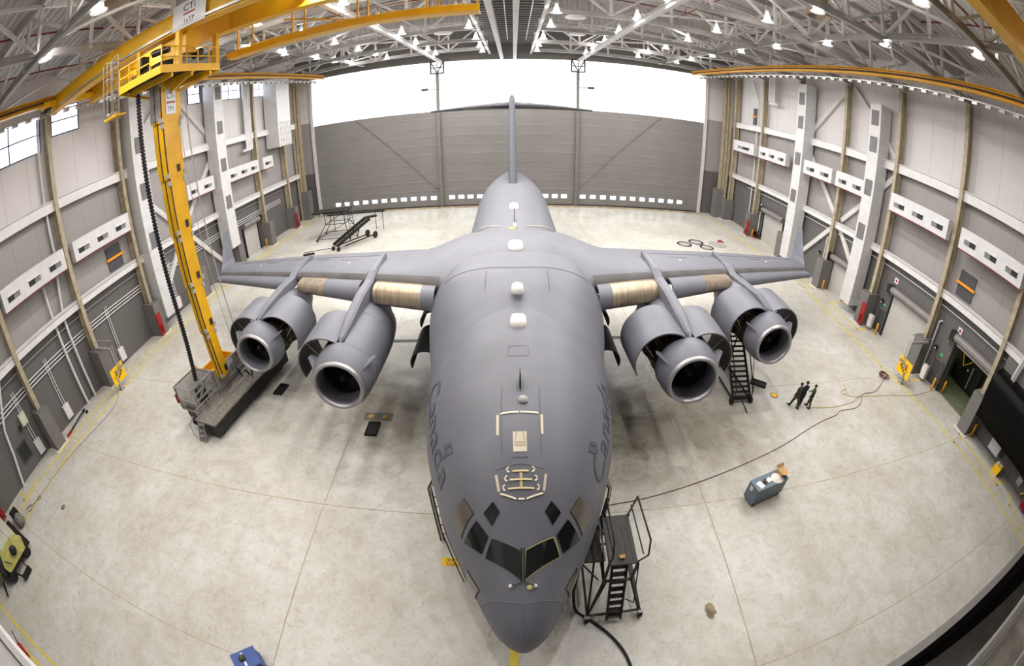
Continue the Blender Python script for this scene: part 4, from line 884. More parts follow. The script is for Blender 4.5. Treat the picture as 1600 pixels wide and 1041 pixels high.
# wing to body fairing
HY = [8.6, 9.5, 11, 12.5, 14, 15.5, 17, 18.5, 19.5]
HW = [3.36, 3.43, 3.6, 3.88, 4.05, 4.0, 3.7, 3.3, 3.0]
HT = [7.3, 7.5, 7.74, 7.98, 8.1, 8.1, 7.85, 7.5, 7.2]
def fxp(y): return interp(y, [9.5, 12, 14, 16, 19], [1, .9, .72, .65, .8])
rings = []
for k in range(45):
    y = 8.6+10.9*k/44; xp = fxp(y); w_, t_ = smooth_interp(y, HY, HW), smooth_interp(y, HY, HT); r = []
    for j in range(41):
        a = PI*j/40; e = lambda c, p: math.copysign(abs(c)**p, c); r.append(V((w_*e(math.cos(a), xp), y, 4.6+(t_-4.6)*e(math.sin(a), xp))))
    rings.append(r)
fair = MB().loft(rings, closed=False).build('wing_fairing', 'aero', AX, local=True)
def fairline(pts, m='seam', wd=.018):
    b = MB(); P = []
    for y, x in pts:
        w_, t_ = smooth_interp(y, HY, HW), smooth_interp(y, HY, HT); e = 2/fxp(y); P.append(V((x, y, 4.6+(t_-4.6)*(max(0, 1-(abs(x)/w_)**e))**(1/e)+.012)))
    return b.tube(P, wd/2, 4).build('fairing_seam', m, AX, local=True)
fairline([(13.9+.1*abs(x/4), x/4) for x in range(-13, 14)])
for s_ in (-1, 1):
    fairline([(12.2+.3*k, s_*1.3) for k in range(6)])
    skinline([(25.6, 90+s_*60), (24.6, 90+s_*45), (23.2, 90+s_*28), (22, 90+s_*12)], .06, .05).build('seal_strip', 'tan', AX, local=True)
# wings
def wing_sec(x):
    X = [3.0, 8.05, 14.6, 25.2]
    le = V((x, smooth_interp(x, X, [18.8, 21.45, 24.8, 29.85])-3.98, smooth_interp(x, X, [7.32, 6.6, 5.68, 4.3])))
    te = V((x, interp(x, [3.0, 5.4, 10, 15, 25.2], [29.0, 27.6, 28.45, 29.75, 32.1])-3.98, interp(x, [3.0, 5.4, 10, 15, 25.2], [6.3, 5.8, 5.47, 5.08, 4.32])))
    return le, te
def wing(sd):
    rings = []
    for k in range(34):
        x = [0, .7, 1.4, 2.0, 2.6, 3.1, 3.6, 4.1][k] if k < 8 else 4.1+21.1*(k-7)/26; le, te = wing_sec(max(3.0, x)); c = te.y-le.y; s_ = .45+.55*c/8.6
        ring = []
        for f, h in ((0, 0), (.08, .10), (.2, .2), (.35, .26), (.55, .24), (.78, .13), (1, 0)):
            p = le.lerp(te, f); ring.append(V((x*sd, p.y, p.z+h*s_+(math.exp(-(x/4.3)**2)*math.sin(PI*min(1, f*1.1))**.6 if 0 < f < .9 else 0))))
        for f, h in ((1, -.05), (.75, -.45), (.5, -.8), (.25, -.95), (.08, -.95)):
            p = le.lerp(te, f); ring.append(V((x*sd, p.y, p.z+h*s_)))
        for dy, dz in ((-.22, -.85), (-.42, -.62), (-.44, -.40), (-.28, -.15)): ring.append(V((x*sd, le.y+dy*s_, le.z+dz*s_)))
        rings.append(ring)
    w_ = MB().loft(rings).build('wing', 'aero', AX, local=True)
    w_['label'] = 'wing on the '+('left' if sd < 0 else 'right')+' of the photo'
    # darker leading edge band exposed behind the slats
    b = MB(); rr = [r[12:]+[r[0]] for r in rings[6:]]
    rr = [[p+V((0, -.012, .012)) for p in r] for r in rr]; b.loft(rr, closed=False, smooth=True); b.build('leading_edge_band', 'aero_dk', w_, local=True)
    # upper surface seams
    b = MB()
    for f in (.62,):
        P = []
        for k in range(12):
            le, te = wing_sec(4+20*k/11); s_ = .45+.55*(te.y-le.y)/8.6; p = le.lerp(te, f); P.append(V((sd*(4+20*k/11), p.y, p.z+.235*s_)))
        b.tube(P, .015, 4)
    b.build('spoiler_seam', 'seam', w_, local=True)
    for x, y in ((10.2, .3), (19.5, .3), (6.5, .35)):
        le, te = wing_sec(x); p = le.lerp(te, y); MB().lathe([(.001, .05), (.06, .03), (.08, 0)], (sd*x, p.y, p.z+.24*(.45+.55*(te.y-le.y)/8.6)), (0, 0, 1), 8).build('wing_marker', 'sign_w', w_, local=True)
    for x, f, a in ((9.6, .42, 1.5), (12.5, .5, 1.2), (17.5, .45, 1.6)):
        le, te = wing_sec(x); s_ = .45+.55*(te.y-le.y)/8.6; p = le.lerp(te, f); le2, te2 = wing_sec(x+a); q = le2.lerp(te2, f)
        MB().bar((sd*x, p.y, p.z+.26*s_), (sd*(x+a), q.y, q.z+.26*s_), .12, .02).build('walk_line', 'seam', w_, local=True)
    # winglet
    le, te = wing_sec(25.2); rg = []
    for x, y0, y1, z, th in ((25.2, le.y+.1, te.y+.3, 4.3, .2), (25.42, le.y+.75, te.y+.5, 4.75, .14), (25.75, le.y+1.75, te.y+.85, 5.9, .10), (26.0, le.y+2.6, te.y+1.2, 7.15, .06)):
        rg.append([V((sd*(x+a*th), y0+(y1-y0)*f, z)) for f, a in ((0, 0), (.25, .5), (.6, .5), (1, 0), (.6, -.5), (.25, -.5))])
    MB().loft(rg, smooth=False).build('winglet', 'aero_dk' if False else 'aero2', AX, local=True)
    # slats: curved shells dropped ahead of the leading edge
    SX = [3.3, 8.3, 13.4, 24.5]; SYY = [17.5, 20.05, 22.75, 28.4]; SZ = [6.15, 5.6, 5.15, 3.98]
    def slat(x0, x1, name, m, extra=None, yoff=0):
        rg = []
        for k in range(9):
            x = x0+(x1-x0)*k/8; le, te = wing_sec(x); c = te.y-le.y; s_ = .45+.55*c/8.6
            F = V((x, interp(x, SX, SYY)-3.98, interp(x, SX, SZ)))
            T = V((x, le.y-.35*s_, le.z-.30*s_)); ring = []
            for j in range(9):
                a = j/8*PI/2; ring.append(V((sd*x, F.y+(T.y-F.y)*(1-math.cos(a)) - .10*math.sin(2*a), F.z+(T.z-F.z)*math.sin(a)+.12*math.sin(2*a)))+V((0, -.02-yoff, .02+yoff)))
            back = [p+V((0, .10, -.10)) for p in ring[::-1]]
            rg.append(ring+back)
        return MB().loft(rg).build(name, m, AX if extra is None else extra, local=True)
    s1 = slat(3.75, 7.25, 'slat', 'aero'); slat(4.45, 7.25, 'bare_metal_skin', 'slat_metal', s1, .012)
    s2 = slat(8.25, 13.35, 'slat', 'aero'); slat(10.9, 13.35, 'sooted_skin', 'tan_slat', s2, .012)
    slat(14.7, 24.8, 'slat', 'aero2')
    # flap track fairings under the trailing edge
    for x in (6.2, 10.8, 17.0):
        le, te = wing_sec(x); rg = []
        for f, r in ((.45, .05), (.6, .28), (.8, .36), (1.0, .3), (1.15, .06)):
            p = le.lerp(te, f); rg.append([V((sd*x+r*.6*math.cos(2*PI*k/12), p.y, p.z-.75*(1-.5*(f-.45))+r*math.sin(2*PI*k/12))) for k in range(12)])
        MB().loft(rg).build('flap_track_fairing', 'aero_dk', AX, local=True)
K['tan_slat'] = mat('sooty_tan_slat', (142, 128, 112), .45, .25, var=.15, scale=3)
for sd in (-1, 1): wing(sd)
# tail
rg = []
for z, y0, y1, th in ((7.2, 36.2, 47.8, .42), (8.5, 37.6, 48.4, .40), (12, 41.4, 50.0, .36), (15.8, 45.2, 51.6, .34), (16.35, 45.6, 51.8, .26), (16.5, 46.1, 51.2, .08)):
    rg.append([V((th*a, y0+(y1-y0)*f, z)) for f, a in ((0, 0), (.006, .55), (.03, .9), (.12, 1), (.4, 1), (.7, .7), (1, 0), (.7, -.7), (.4, -1), (.12, -1), (.03, -.9), (.006, -.55))])
fin = MB().loft(rg).build('tail_fin', 'fin', AX, local=True)
rg = []
for k in range(15):
    x = -9.9+19.8*k/14; f = abs(x)/9.9; y0 = 44.8+6.3*f; y1 = 51.3+2.0*f; z = 15.25-.42*f; th = .36*(1-f)+.12
    rg.append([V((x, y0+(y1-y0)*a, z+h*th)) for a, h in ((0, 0), (.04, .5), (.2, .9), (.5, .8), (1, 0), (.5, -.8), (.2, -.9), (.04, -.5))])
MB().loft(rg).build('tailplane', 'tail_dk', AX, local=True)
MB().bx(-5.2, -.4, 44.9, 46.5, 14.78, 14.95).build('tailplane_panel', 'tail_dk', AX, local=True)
# engines on pylons
def engine(ex, ey, ez, opens, lab):
    o = V((ex-.2+.0085*(ey-3.98), ey-3.98, ez)); sd = 1 if ex > 0 else -1
    AXI = (0, 1, 0)
    b = MB(); b.lathe([(1.16, .03), (1.22, .12), (1.33, .4), (1.41, .85), (1.44, 1.35), (1.38, 1.37), (1.15, 1.4)], o, AXI, 44)
    b.lathe([(1.06, .06), (1.0, .2), (.99, .5), (1.02, 1.0), (1.02, 1.3)], o, AXI, 44)
    e = b.build('engine', 'aero', AX, local=True); e['label'] = lab
    MB().lathe([(1.02, .14), (1.05, .04), (1.11, -.02), (1.17, .0), (1.205, .06), (1.235, .16)], o, AXI, 44).build('inlet_lip', 'lip', e, local=True)
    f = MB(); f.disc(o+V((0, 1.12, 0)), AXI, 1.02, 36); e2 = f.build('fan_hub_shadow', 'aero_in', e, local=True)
    f = MB()
    for k in range(26):
        a = 2*PI*k/26; d = V((math.cos(a), 0, math.sin(a))); t_ = V((-math.sin(a), 0, math.cos(a)))
        f.add([o+d*.28+V((0, .95, 0))-t_*.03, o+d*.28+V((0, 1.08, 0))+t_*.05, o+d*1.0+V((0, 1.07, 0))+t_*.13, o+d*1.0+V((0, .92, 0))-t_*.05], [(0, 1, 2, 3)])
    f.build('fan_rotor', 'fan', e, local=True)
    MB().lathe([(.001, .55), (.12, .62), (.24, .8), (.3, 1.0)], o, AXI, 24).build('spinner', 'fan', e, local=True)
    # fan case, core and pipework seen under the open doors
    c = MB(); c.lathe([(1.2, 1.36), (1.3, 1.5), (1.3, 2.1), (1.35, 2.15), (1.35, 2.3), (1.28, 2.4), (1.24, 3.0), (1.32, 3.1), (1.32, 3.3), (1.25, 3.9)], o, AXI, 32)
    co = c.build('fan_case', 'core', e, local=True)
    rnd = random.Random(int(ex*10)); p = MB()
    for k in range(34):
        a0 = rnd.uniform(0, 2*PI); a1 = a0+rnd.uniform(-.9, .9); y0 = rnd.uniform(1.45, 2.4); y1 = rnd.uniform(2.4, 3.9); r = rnd.uniform(1.33, 1.40)
        p.tube([o+V((r*math.cos(a0), y0, r*math.sin(a0))), o+V((r*math.cos(a0), (y0+y1)/2, r*math.sin(a0))), o+V((r*math.cos(a1), (y0+y1)/2+.05, r*math.sin(a1))), o+V((r*math.cos(a1), y1, r*math.sin(a1)))], rnd.uniform(.015, .04), 5)
    for k in range(10):
        a = rnd.uniform(0, 2*PI); p.box(o+V((1.33*math.cos(a), rnd.uniform(1.7, 3.5), 1.33*math.sin(a))), (.25, .35, .25), m=Matrix.Rotation(-a, 3, 'Y'))
    p.build('pipework', 'brass', co if False else e, local=True)
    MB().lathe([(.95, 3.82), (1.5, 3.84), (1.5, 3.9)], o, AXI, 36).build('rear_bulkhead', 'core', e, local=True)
    # rear sleeve, nozzle and plug
    MB().lathe([(1.40, 3.85), (1.50, 3.95), (1.52, 4.5), (1.46, 5.2), (1.34, 5.95), (1.27, 5.95), (1.3, 5.2), (1.0, 3.9)], o, AXI, 44).build('thrust_reverser', 'aero', e, local=True)
    MB().lathe([(1.26, 5.9), (1.0, 6.2), (.92, 6.9), (.66, 7.6), (.6, 7.6), (.6, 6.5)], o, AXI, 32).build('core_nozzle', 'aero_dk', e, local=True)
    MB().lathe([(.5, 6.8), (.35, 7.6), (.001, 8.3)], o, AXI, 20).build('exhaust_plug', 'aero_in', e, local=True)
    # chines
    for s_ in (-1, 1):
        a = math.radians(35 if s_ > 0 else 145); d = V((math.cos(a), 0, math.sin(a)*.75)).normalized(); n_ = V((-d.z, 0, d.x))*.025
        r1, r2 = 1.34, 1.42; P = [o+d*(r1-.06)+V((0, .35, 0)), o+d*(r2+.42)+V((0, 1.02, 0)), o+d*(r2+.36)+V((0, 1.28, 0)), o+d*(r2-.04)+V((0, 1.34, 0))]
        MB().prism([q-n_ for q in P], n_*2).build('nacelle_chine', 'aero', e, local=True)
    # fan cowl doors hinged at the pylon
    for s_ in (-1, 1):
        op = s_ in opens; ang = math.radians(41 if op else 0)*s_; hinge = o+V((s_*.22, 0, 1.42)); Rm = Matrix.Rotation(-ang, 3, 'Y')
        r, rows_ = 1.455, []
        for y_, rr in ((1.33, 1.44), (1.6, 1.46), (2.6, 1.50), (3.9, 1.53)):
            rows_.append([rr*1.0, y_])
        def shell(rad_off, nm, m, par):
            rg = []
            for rr, y_ in rows_:
                ring = []
                for j in range(25):
                    a = math.radians(8+(160-8)*j/24); q = o+V((s_*math.sin(a)*(rr+rad_off), y_, math.cos(a)*(rr+rad_off)))
                    ring.append(hinge+Rm @ (q-hinge))
                rg.append(ring)
            return MB().loft(rg, closed=False).build(nm, m, par, local=True)
        cd = shell(0, 'fan_cowl_door', 'aero', e); 
        if op:
            # inner skin as its own layer so the door has thickness
            rg = []
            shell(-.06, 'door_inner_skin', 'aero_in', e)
            for y0, rr in ((1.33, 1.44), (3.9, 1.53)):
                rg = []
                for ro in (0, -.06):
                    ring = []
                    for j in range(25):
                        a = math.radians(8+152*j/24); q = o+V((s_*math.sin(a)*(rr+ro), y0, math.cos(a)*(rr+ro))); ring.append(hinge+Rm @ (q-hinge))
                    rg.append(ring)
                MB().loft(rg, closed=False).build('door_edge', 'aero2', e, local=True)
            a = math.radians(95); q = o+V((s_*math.sin(a)*1.4, 2.0, math.cos(a)*1.4)); q = hinge+Rm @ (q-hinge)
            MB().tube([o+V((s_*1.15, 2.0, -.2)), q], .025, 6).build('hold_open_rod', 'steel_w', e, local=True)
    # pylon
    le, te = wing_sec(abs(o.x)); n0 = o.y+1.3; prof = []
    for f, wd, zt, zbm in ((0, .05, ez+1.42, ez+1.3), (.05, .3, ez+1.58, ez+1.25), (.25, .48, ez+1.85, ez+1.2), (.6, .54, ez+(le.z+.12-ez)*.78+.35, ez+1.25), (.88, .54, le.z-.02, ez+1.3), (1.0, .52, le.z+.22, ez+1.35), (1.2, .36, le.z+.24, le.z-1.0), (1.5, .12, le.z+.2, le.z-.9)):
        y_ = n0+(le.y-n0)*f; x_ = o.x
        prof.append([V((x_+a*wd, y_, z_)) for a, z_ in ((-.5, zbm), (-.5, zt-.1), (-.3, zt), (.3, zt), (.5, zt-.1), (.5, zbm))])
    MB().loft(prof, smooth=False).build('pylon', 'aero', AX, local=True)
    MB().bx(o.x-.12, o.x+.12, n0+(le.y-n0)*.42, n0+(le.y-n0)*.52, ez+(le.z+.12-ez)*.62+.37, ez+(le.z+.12-ez)*.62+.40).build('pylon_patch', 'tan', AX, local=True)
engine(-7.55, 14.15, 4.38, (-1,), 'left inboard engine with its outer cowl door open')
engine(7.62, 14.12, 4.5, (-1, 1), 'right inboard engine with both cowl doors open')
engine(-14.25, 17.65, 3.75, (-1, 1), 'left outboard engine with both cowl doors open')
engine(14.05, 17.45, 4.13, (-1, 1), 'right outboard engine with both cowl doors open')
# landing gear: bays, doors, wheels
def wheel(c, r, wd, par): return MB().lathe([(.001, -wd/2), (r*.55, -wd/2), (r*.6, -wd*.42), (r*.92, -wd/2), (r, -wd*.3), (r, wd*.3), (r*.92, wd/2), (r*.6, wd*.42), (r*.55, wd/2), (.001, wd/2)], c, (1, 0, 0), 24).build('wheel', 'rubber', par, local=True)
ng = MB().cyl((0, 3.2, .5), (0, 3.2, 1.6), .14, 12).build('nose_gear', 'steel_w', AX, local=True)
for s_ in (-1, 1): wheel(V((s_*.35, 3.2, .5)), .5, .34, ng)
for s_ in (-1, 1):
    rg = []
    for y, r in ((14.2, .1), (15.2, .7), (16.6, 1.15), (20, 1.35), (26, 1.35), (28.5, 1.0), (31, .15)):
        rg.append([V((s_*(3.3)+r*math.cos(2*PI*k/20), y, 1.9+r*.95*math.sin(2*PI*k/20))) for k in range(20)])
    MB().loft(rg).build('gear_sponson', 'aero2', AX, local=True)
    for yy in (20.5, 23.0):
        mg = MB().cyl((s_*4.2, yy, .62), (s_*4.0, yy, 1.4), .16, 10).build('main_gear', 'steel_g', AX, local=True)
        for dx in (-.75, 0, .75): wheel(V((s_*4.25+dx, yy, .62)), .62, .4, mg)
    for y0, y1, zc, r_ in ((14.7, 17.5, 2.6, .82), (17.8, 20.3, 3.3, .78)):      # open main gear doors: dark half shells
        rg = []
        for y in (y0, y0+.15, (y0+y1)/2, y1): rg.append([V((s_*4.62+.2*(s_ > 0)*0-.05+r_*math.sin(PI*(j/12*1.15-.55))*s_, y, zc+r_*math.cos(PI*(j/12*1.15-.55)))) for j in range(13)]+[V((s_*4.62-.05+(r_-.07)*math.sin(PI*(j/12*1.15-.55))*s_, y, zc+(r_-.07)*math.cos(PI*(j/12*1.15-.55)))) for j in range(12, -1, -1)])
        gd = MB().loft(rg).build('gear_door', 'dkgreen', AX, local=True)
        MB().bar((s_*3.4, (y0+y1)/2, zc+.2), (s_*4.5, (y0+y1)/2, zc+r_-.1), .08).build('door_strut', 'steel_g', gd, local=True)
# pitot probes under the nose
for s_ in (-1, 1):
    MB().tube([fus(.75, 90+s_*95), fus(.75, 90+s_*95)+V((-s_*.06, -.03, -.05)), fus(.75, 90+s_*95)+V((-s_*.08, -.22, -.08))], .012, 6).build('pitot_probe', 'aero', AX, local=True)
# pale chafe strips on both flanks
for q in ([(6.4, 174), (5.0, 172)], [(6.4, 6), (5.0, 8)]): skinline(q, .06).build('chafe_strip', 'tape', AX, local=True)
# ------------------------------------------------------------ things on the floor
# rolling maintenance stand at the nose
t = thing('maintenance_stand', 'black rolling maintenance stand with stairs beside the aircraft nose', 'stand', (3.4, 7.5, 0))
DX0, DX1, DY0, DY1, DZ = 2.85, 3.78, 6.75, 8.75, 3.0
MB().bx(DX0, DX1, DY0, DY1, DZ-.06, DZ).build('deck', 'blk_steel', t)
f = MB()
for a, b in (((2.45, 6.15), (DX0, DY0)), ((4.33, 6.2), (DX1, DY0)), ((2.45, 9.3), (DX0, DY1)), ((4.33, 9.3), (DX1, DY1))):
    f.bar((*a, .25), (b[0], b[1]+0*.1, 1.9), .08); f.bar((b[0], b[1], 1.9), (*b, DZ), .08)
for z, pts in ((.32, ((2.45, 6.15), (4.33, 6.2), (4.33, 9.3), (2.45, 9.3))), (1.9, ((DX0, DY0), (DX1, DY0), (DX1, DY1), (DX0, DY1)))):
    for p, q in zip(pts, pts[1:]+pts[:1]): f.bar((*p, z), (*q, z), .08)
f.bar((2.45, 6.15, .3), (DX0, DY1, 1.9), .07); f.bar((2.45, 6.15, .3), (DX0+.1, DY0, 1.9), .06); f.bar((DX0, DY0, 1.9), (DX0, DY1, DZ), .05); f.bar((4.33, 9.3, .3), (DX1, DY0, 1.9), .06)
for k in range(6): f.bar((DX0, DY0+.2+k*.32, DZ-.03), (DX1, DY0+.2+k*.32, DZ-.03), .05)
f.build('frame', 'blk_steel', t)
s = MB()
for xx in (3.12, 3.62): s.bar((xx, 5.95, .2), (xx, 7.5, 2.9), .07, .12)
s.build('stair_stringer', 'blk_steel', t)
for k in range(10): MB().bx(3.12, 3.62, 5.95+.155*k, 6.13+.155*k, .3+.27*k, .33+.27*k).build('stair_tread', 'blk_steel', t)
r = MB()
for xx in (DX0, DX1):
    r.tube([(xx, DY0+.05, DZ), (xx+(.18 if xx == DX1 else 0), DY0-.1, DZ+.6), (xx+(.18 if xx == DX1 else 0), DY0+.15, DZ+1.1), (xx+(.1 if xx == DX1 else 0), DY1-.1, DZ+1.1), (xx, DY1, DZ)], .03, 8)
    r.tube([(xx+.05, DY0, DZ+.55), (xx, DY1, DZ+.55)], .025, 6)
r.tube([(3.66, 6.3, 1.2), (3.8, 5.95, 1.6), (3.8, 6.7, 2.9)], .025, 6); r.bar((2.95, DY1, DZ+1.0), (2.95, DY1, DZ), .04)
r.bar((2.55, 9.2, .3), (2.55, 9.2, DZ+.9), .05); r.bar((2.55, 9.2, DZ+.9), (2.6, 6.6, DZ+.6), .05)
r.build('guard_rail', 'blk_steel', t)
for x, y in ((2.43, 6.06), (4.36, 6.1), (2.43, 9.4), (4.36, 9.4)):
    w = MB().cyl((x-.06, y, .16), (x+.06, y, .16), .16, 18).build('caster_wheel', 'rubber', t); MB().bx(x-.09, x+.09, y-.06, y+.06, .18, .34).build('caster_fork', 'steel_g', w)
MB().bx(2.05, 2.82, 7.3, 9.0, 2.3, 2.38).build('side_platform', 'blk_steel', t)
r = MB()
for yy in (7.3, 8.15, 9.0): r.bar((2.1, yy, .3), (2.1, yy, 3.4), .05); r.bar((2.1, yy, 2.35), (2.85, yy, 1.0), .045)
for zz in (.9, 1.6, 2.9, 3.4): r.bar((2.1, 7.3, zz), (2.1, 9.0, zz), .045)
r.bar((2.1, 7.3, .9), (2.1, 9.0, 2.3), .04); r.build('side_frame', 'blk_steel', t)
MB().bx(3.2, 3.38, 6.95, 7.08, DZ, DZ+.08).build('loose_glove', 'card', t)
# cable bundles clipped at both cheeks of the fuselage
for sd, P in ((-1, ((-2.6, 9.6, 4.2), (-3.12, 10.3, 2.7), (-3.05, 10.1, 2.0), (-2.9, 9.7, .05))), (1, ((2.9, 9.6, 4.2), (3.42, 10.2, 2.7), (3.35, 9.9, 2.0), (3.2, 9.5, .05)))):
    t = thing('cable_bundle', 'bundle of coloured cables hanging at the %s side of the aircraft cheek' % ('left' if sd < 0 else 'right'), 'cables', P[-1])
    for k, m in enumerate(('navy', 'cord_y', 'hose_r', 'paper', 'blue')):
        MB().tube([V(p)+V((.03*(k-2), .05*(k % 3), 0)) for p in P], .022, 6).build('cable', m, t)
for x, y, m in ((-3.1, 9.6, 1),):
    b = MB()
    for dx in (0, .13): b.tube([(-2.66+dx, 8.95, 4.2), (-2.62+dx, 8.85, 3.2), (-2.52+dx, 8.6, 2.4), (-2.3+dx, 8.3, 1.5), (-1.9+dx, 7.8, .06)], .022, 6)
    for k in range(5): f_ = k/5; b.bar((-2.64+.2*f_, 8.92-.45*f_, 3.9-2.0*f_), (-2.5+.2*f_, 8.92-.45*f_, 3.9-2.0*f_), .025)
    tag(b.build('hanging_ladder', 'blk', at=(-2.6, 7.5, 0)), 'thin black ladder leaning at the left cheek of the aircraft', 'ladder')
# black stair at the right inboard engine
t = thing('boarding_stair', 'black wheeled stair standing beside the open right inboard engine', 'stair', (13.2, 19.5, 0))
s = MB()
for xx in (12.55, 13.75): s.bar((xx, 17.9, .3), (xx-.25, 20.6, 3.3), .08, .16); s.bar((xx, 18.0, .3), (xx, 21.5, .3), .08); s.bar((xx, 21.5, .3), (xx-.25, 20.9, 3.3), .08); s.bar((xx, 17.9, 1.0), (xx-.25, 20.6, 4.3), .05); s.bar((xx, 17.9, .3), (xx, 17.9, 1.0), .05)
s.bar((12.55, 18, .3), (13.75, 18, .3), .08); s.bar((12.55, 21.5, .3), (13.75, 21.5, .3), .08); s.bar((12.3, 21, 3.3), (13.5, 21, 3.3), .08)
s.bar((14.5, 21.0, 4.2), (14.2, 18.4, .05), .035); s.bar((12.3, 20.6, 3.3), (12.55, 18.2, .4), .05)
s.build('frame', 'blk_steel', t)
for k in range(13): MB().bx(12.55-.02*k, 13.75-.02*k, 17.95+.205*k, 18.13+.205*k, .42+.22*k, .45+.22*k).build('stair_tread', 'blk_steel', t)
MB().bx(12.25, 13.5, 20.6, 22.2, 3.25, 3.32).build('top_platform', 'blk_steel', t); MB().bx(12.6, 13.0, 20.8, 21.4, 3.3, 3.6).build('tool_box', 'card', t)
MB().bar((13.15, 17.9, .3), (13.2, 17.0, .06), .05).build('tow_bar', 'blk_steel', t)
r = MB()
for xx in (12.25, 13.5): r.tube([(xx, 20.6, 3.3), (xx, 20.6, 4.3), (xx, 22.2, 4.3), (xx, 22.2, 3.3)], .03, 6)
r.bar((12.25, 22.2, 4.3), (13.5, 22.2, 4.3), .05)
r.build('guard_rail', 'blk_steel', t)
for x, y in ((12.5, 18.0), (13.85, 18.0), (12.5, 21.6), (13.85, 21.6)): MB().cyl((x-.08, y, .2), (x+.08, y, .2), .2, 16).build('wheel', 'rubber', t)
# dark scaffold beyond the right inboard engine and left outboard engine
for x, y, l in ((4.6, 21.2, None), ):
    pass
# far left: platform stand and leaning belt stair
t = thing('platform_stand', 'black tubular platform stand with ladder in the far left of the hangar', 'stand', (-22.2, 51.5, 0))
f = MB(); TZ = 3.3
C4 = [(-25.0, 50.0), (-20.4, 50.2), (-20.4, 53.6), (-25.2, 53.6)]; T4 = [(-24.2, 51.6), (-21.4, 51.6), (-21.4, 53.4), (-24.2, 53.4)]
for a, b in zip(C4, T4): f.tube([(*a, .2), (b[0], b[1], 1.8), (*b, TZ)], .05, 6)
for a, b in zip(C4, C4[1:]+C4[:1]): f.tube([(*a, .3), (*b, .3)], .045, 6)
for a, b in zip(T4, T4[1:]+T4[:1]): f.tube([(*a, 1.8), (*b, 1.8)], .045, 6)
f.tube([(*C4[0], .3), (*T4[1], 1.8)], .04, 6); f.tube([(*T4[0], 1.8), (*T4[1], TZ)], .04, 6)
f.build('frame', 'blk', t)
MB().bx(-26.0, -20.9, 51.5, 53.6, TZ, TZ+.18).build('deck', 'blk', t)
l = MB()
for xx in (-21.4, -20.7): l.bar((xx+1.3, 50.2, .3), (xx, 52, TZ+1.6), .06)
for k in range(9): f_ = k/9; l.bar((-20.1-1.1*f_, 50.3+1.5*f_, .5+3*f_), (-19.4-1.1*f_, 50.3+1.5*f_, .5+3*f_), .05)
l.build('ladder', 'blk', t)
for a in C4: MB().cyl((a[0]-.06, a[1], .17), (a[0]+.06, a[1], .17), .17, 12).build('caster_wheel', 'rubber', t)
t = thing('belt_stair', 'black lattice loading stair tilted on wheels beside the far left platform stand', 'stair', (-19.5, 48.5, 0))
b = MB(); P, Q = V((-20.9, 46.4, .5)), V((-17.6, 49.8, 2.7)); d = (Q-P).normalized(); n_ = d.cross(V((0, 0, 1))).normalized()
for a in (-.55, .55): b.bar(P+n_*a, Q+n_*a, .1, .35)
for k in range(14): o = P.lerp(Q, k/13); b.bar(o-n_*.55, o+n_*.55, .12, .05); 
for k in range(13): b.bar(P.lerp(Q, k/13)-n_*.55, P.lerp(Q, (k+1)/13)+n_*.55, .05)
b.build('lattice_stair', 'blk_steel', t); MB().box(Q+V((.4, .3, .1)), (1.3, .6, .2), .5).build('top_step', 'blk', t)
b = MB(); b.bar((-20.6, 46.8, .4), (-17.9, 50.8, .45), .12); b.bar((-19.6, 46.3, .4), (-17.2, 50.1, .45), .12); b.bar((-18.9, 49, .45), (-18.6, 48.9, 1.9), .08); b.bar((-21.4, 46.1, .3), (-24.9, 45.6, .15), .06); b.build('chassis', 'blk_steel', t)
for x, y, r_ in ((-18.3, 51.2, .42), (-17.0, 50.3, .42), (-21.1, 46.2, .25), (-20.2, 45.7, .25)): MB().cyl((x-.1, y, r_), (x+.1, y-.05, r_), r_, 18).build('wheel', 'rubber', t)
b = MB(); b.bar((-25.0, 54.2, 2.4), (-16.6, 53.9, 2.5), .12, .2); 
for x in (-24, -18, -17): b.bar((x, 54.1, 0), (x, 54.1, 2.4), .06)
tag(b.build('long_beam_trestle', 'blk', at=(-20, 54, 0)), 'long thin dark beam on posts behind the far left stands', 'trestle')
# blue grey cabinet on casters with papers on top
rz = .23
t = thing('tool_cabinet', 'blue-grey wheeled tool cabinet standing alone on the right of the floor', 'cabinet', (11.45, 11.0, 0), rz=rz)
b = MB(); b.bx(-1.0, 1.0, -.36, .36, .16, 1.1); b.build('cabinet_body', 'bluegrey', t, local=True); MB().bx(-1.02, 1.02, -.38, .38, 1.1, 1.13).build('cabinet_top', 'bluegrey', t, local=True)
for x in (-.85, .85):
    for y in (-.28, .28): MB().cyl((x-.03, y, .08), (x+.03, y, .08), .08, 12).build('caster_wheel', 'rubber', t, local=True)
MB().bx(-1.012, -1.0, .0, .2, .75, 1.0).build('side_label', 'paper', t, local=True)
Rz = Matrix.Rotation(rz, 4, 'Z'); at = lambda x, y, z: V((11.45, 11.0, 0))+Rz @ V((x, y, z))
def ontop(name, label, cat, x, y, bm, m, grp=None): o = bm.build(name, m); o.location = at(x, y, 1.13); o.rotation_euler = (0, 0, rz); return tag(o, label, cat, grp)
ontop('paper_sheet', 'white form with dark print at the left end of the blue-grey cabinet top', 'paper', -.68, -.08, MB().box((0, 0, .008), (.3, .4, .016), .2), 'paper')
ontop('paper_sheet', 'plain white sheet in the middle of the blue-grey cabinet top', 'paper', -.08, .0, MB().box((0, 0, .008), (.3, .25, .016), .1), 'paper')
ontop('hand_tool', 'small rusty hand tool between the two sheets on the cabinet', 'tool', -.38, -.05, MB().box((0, 0, .05), (.1, .22, .1), .5).box((.03, .1, .1), (.09, .1, .1), .5), 'hose_r')
b = MB(); n = 14; vs = []
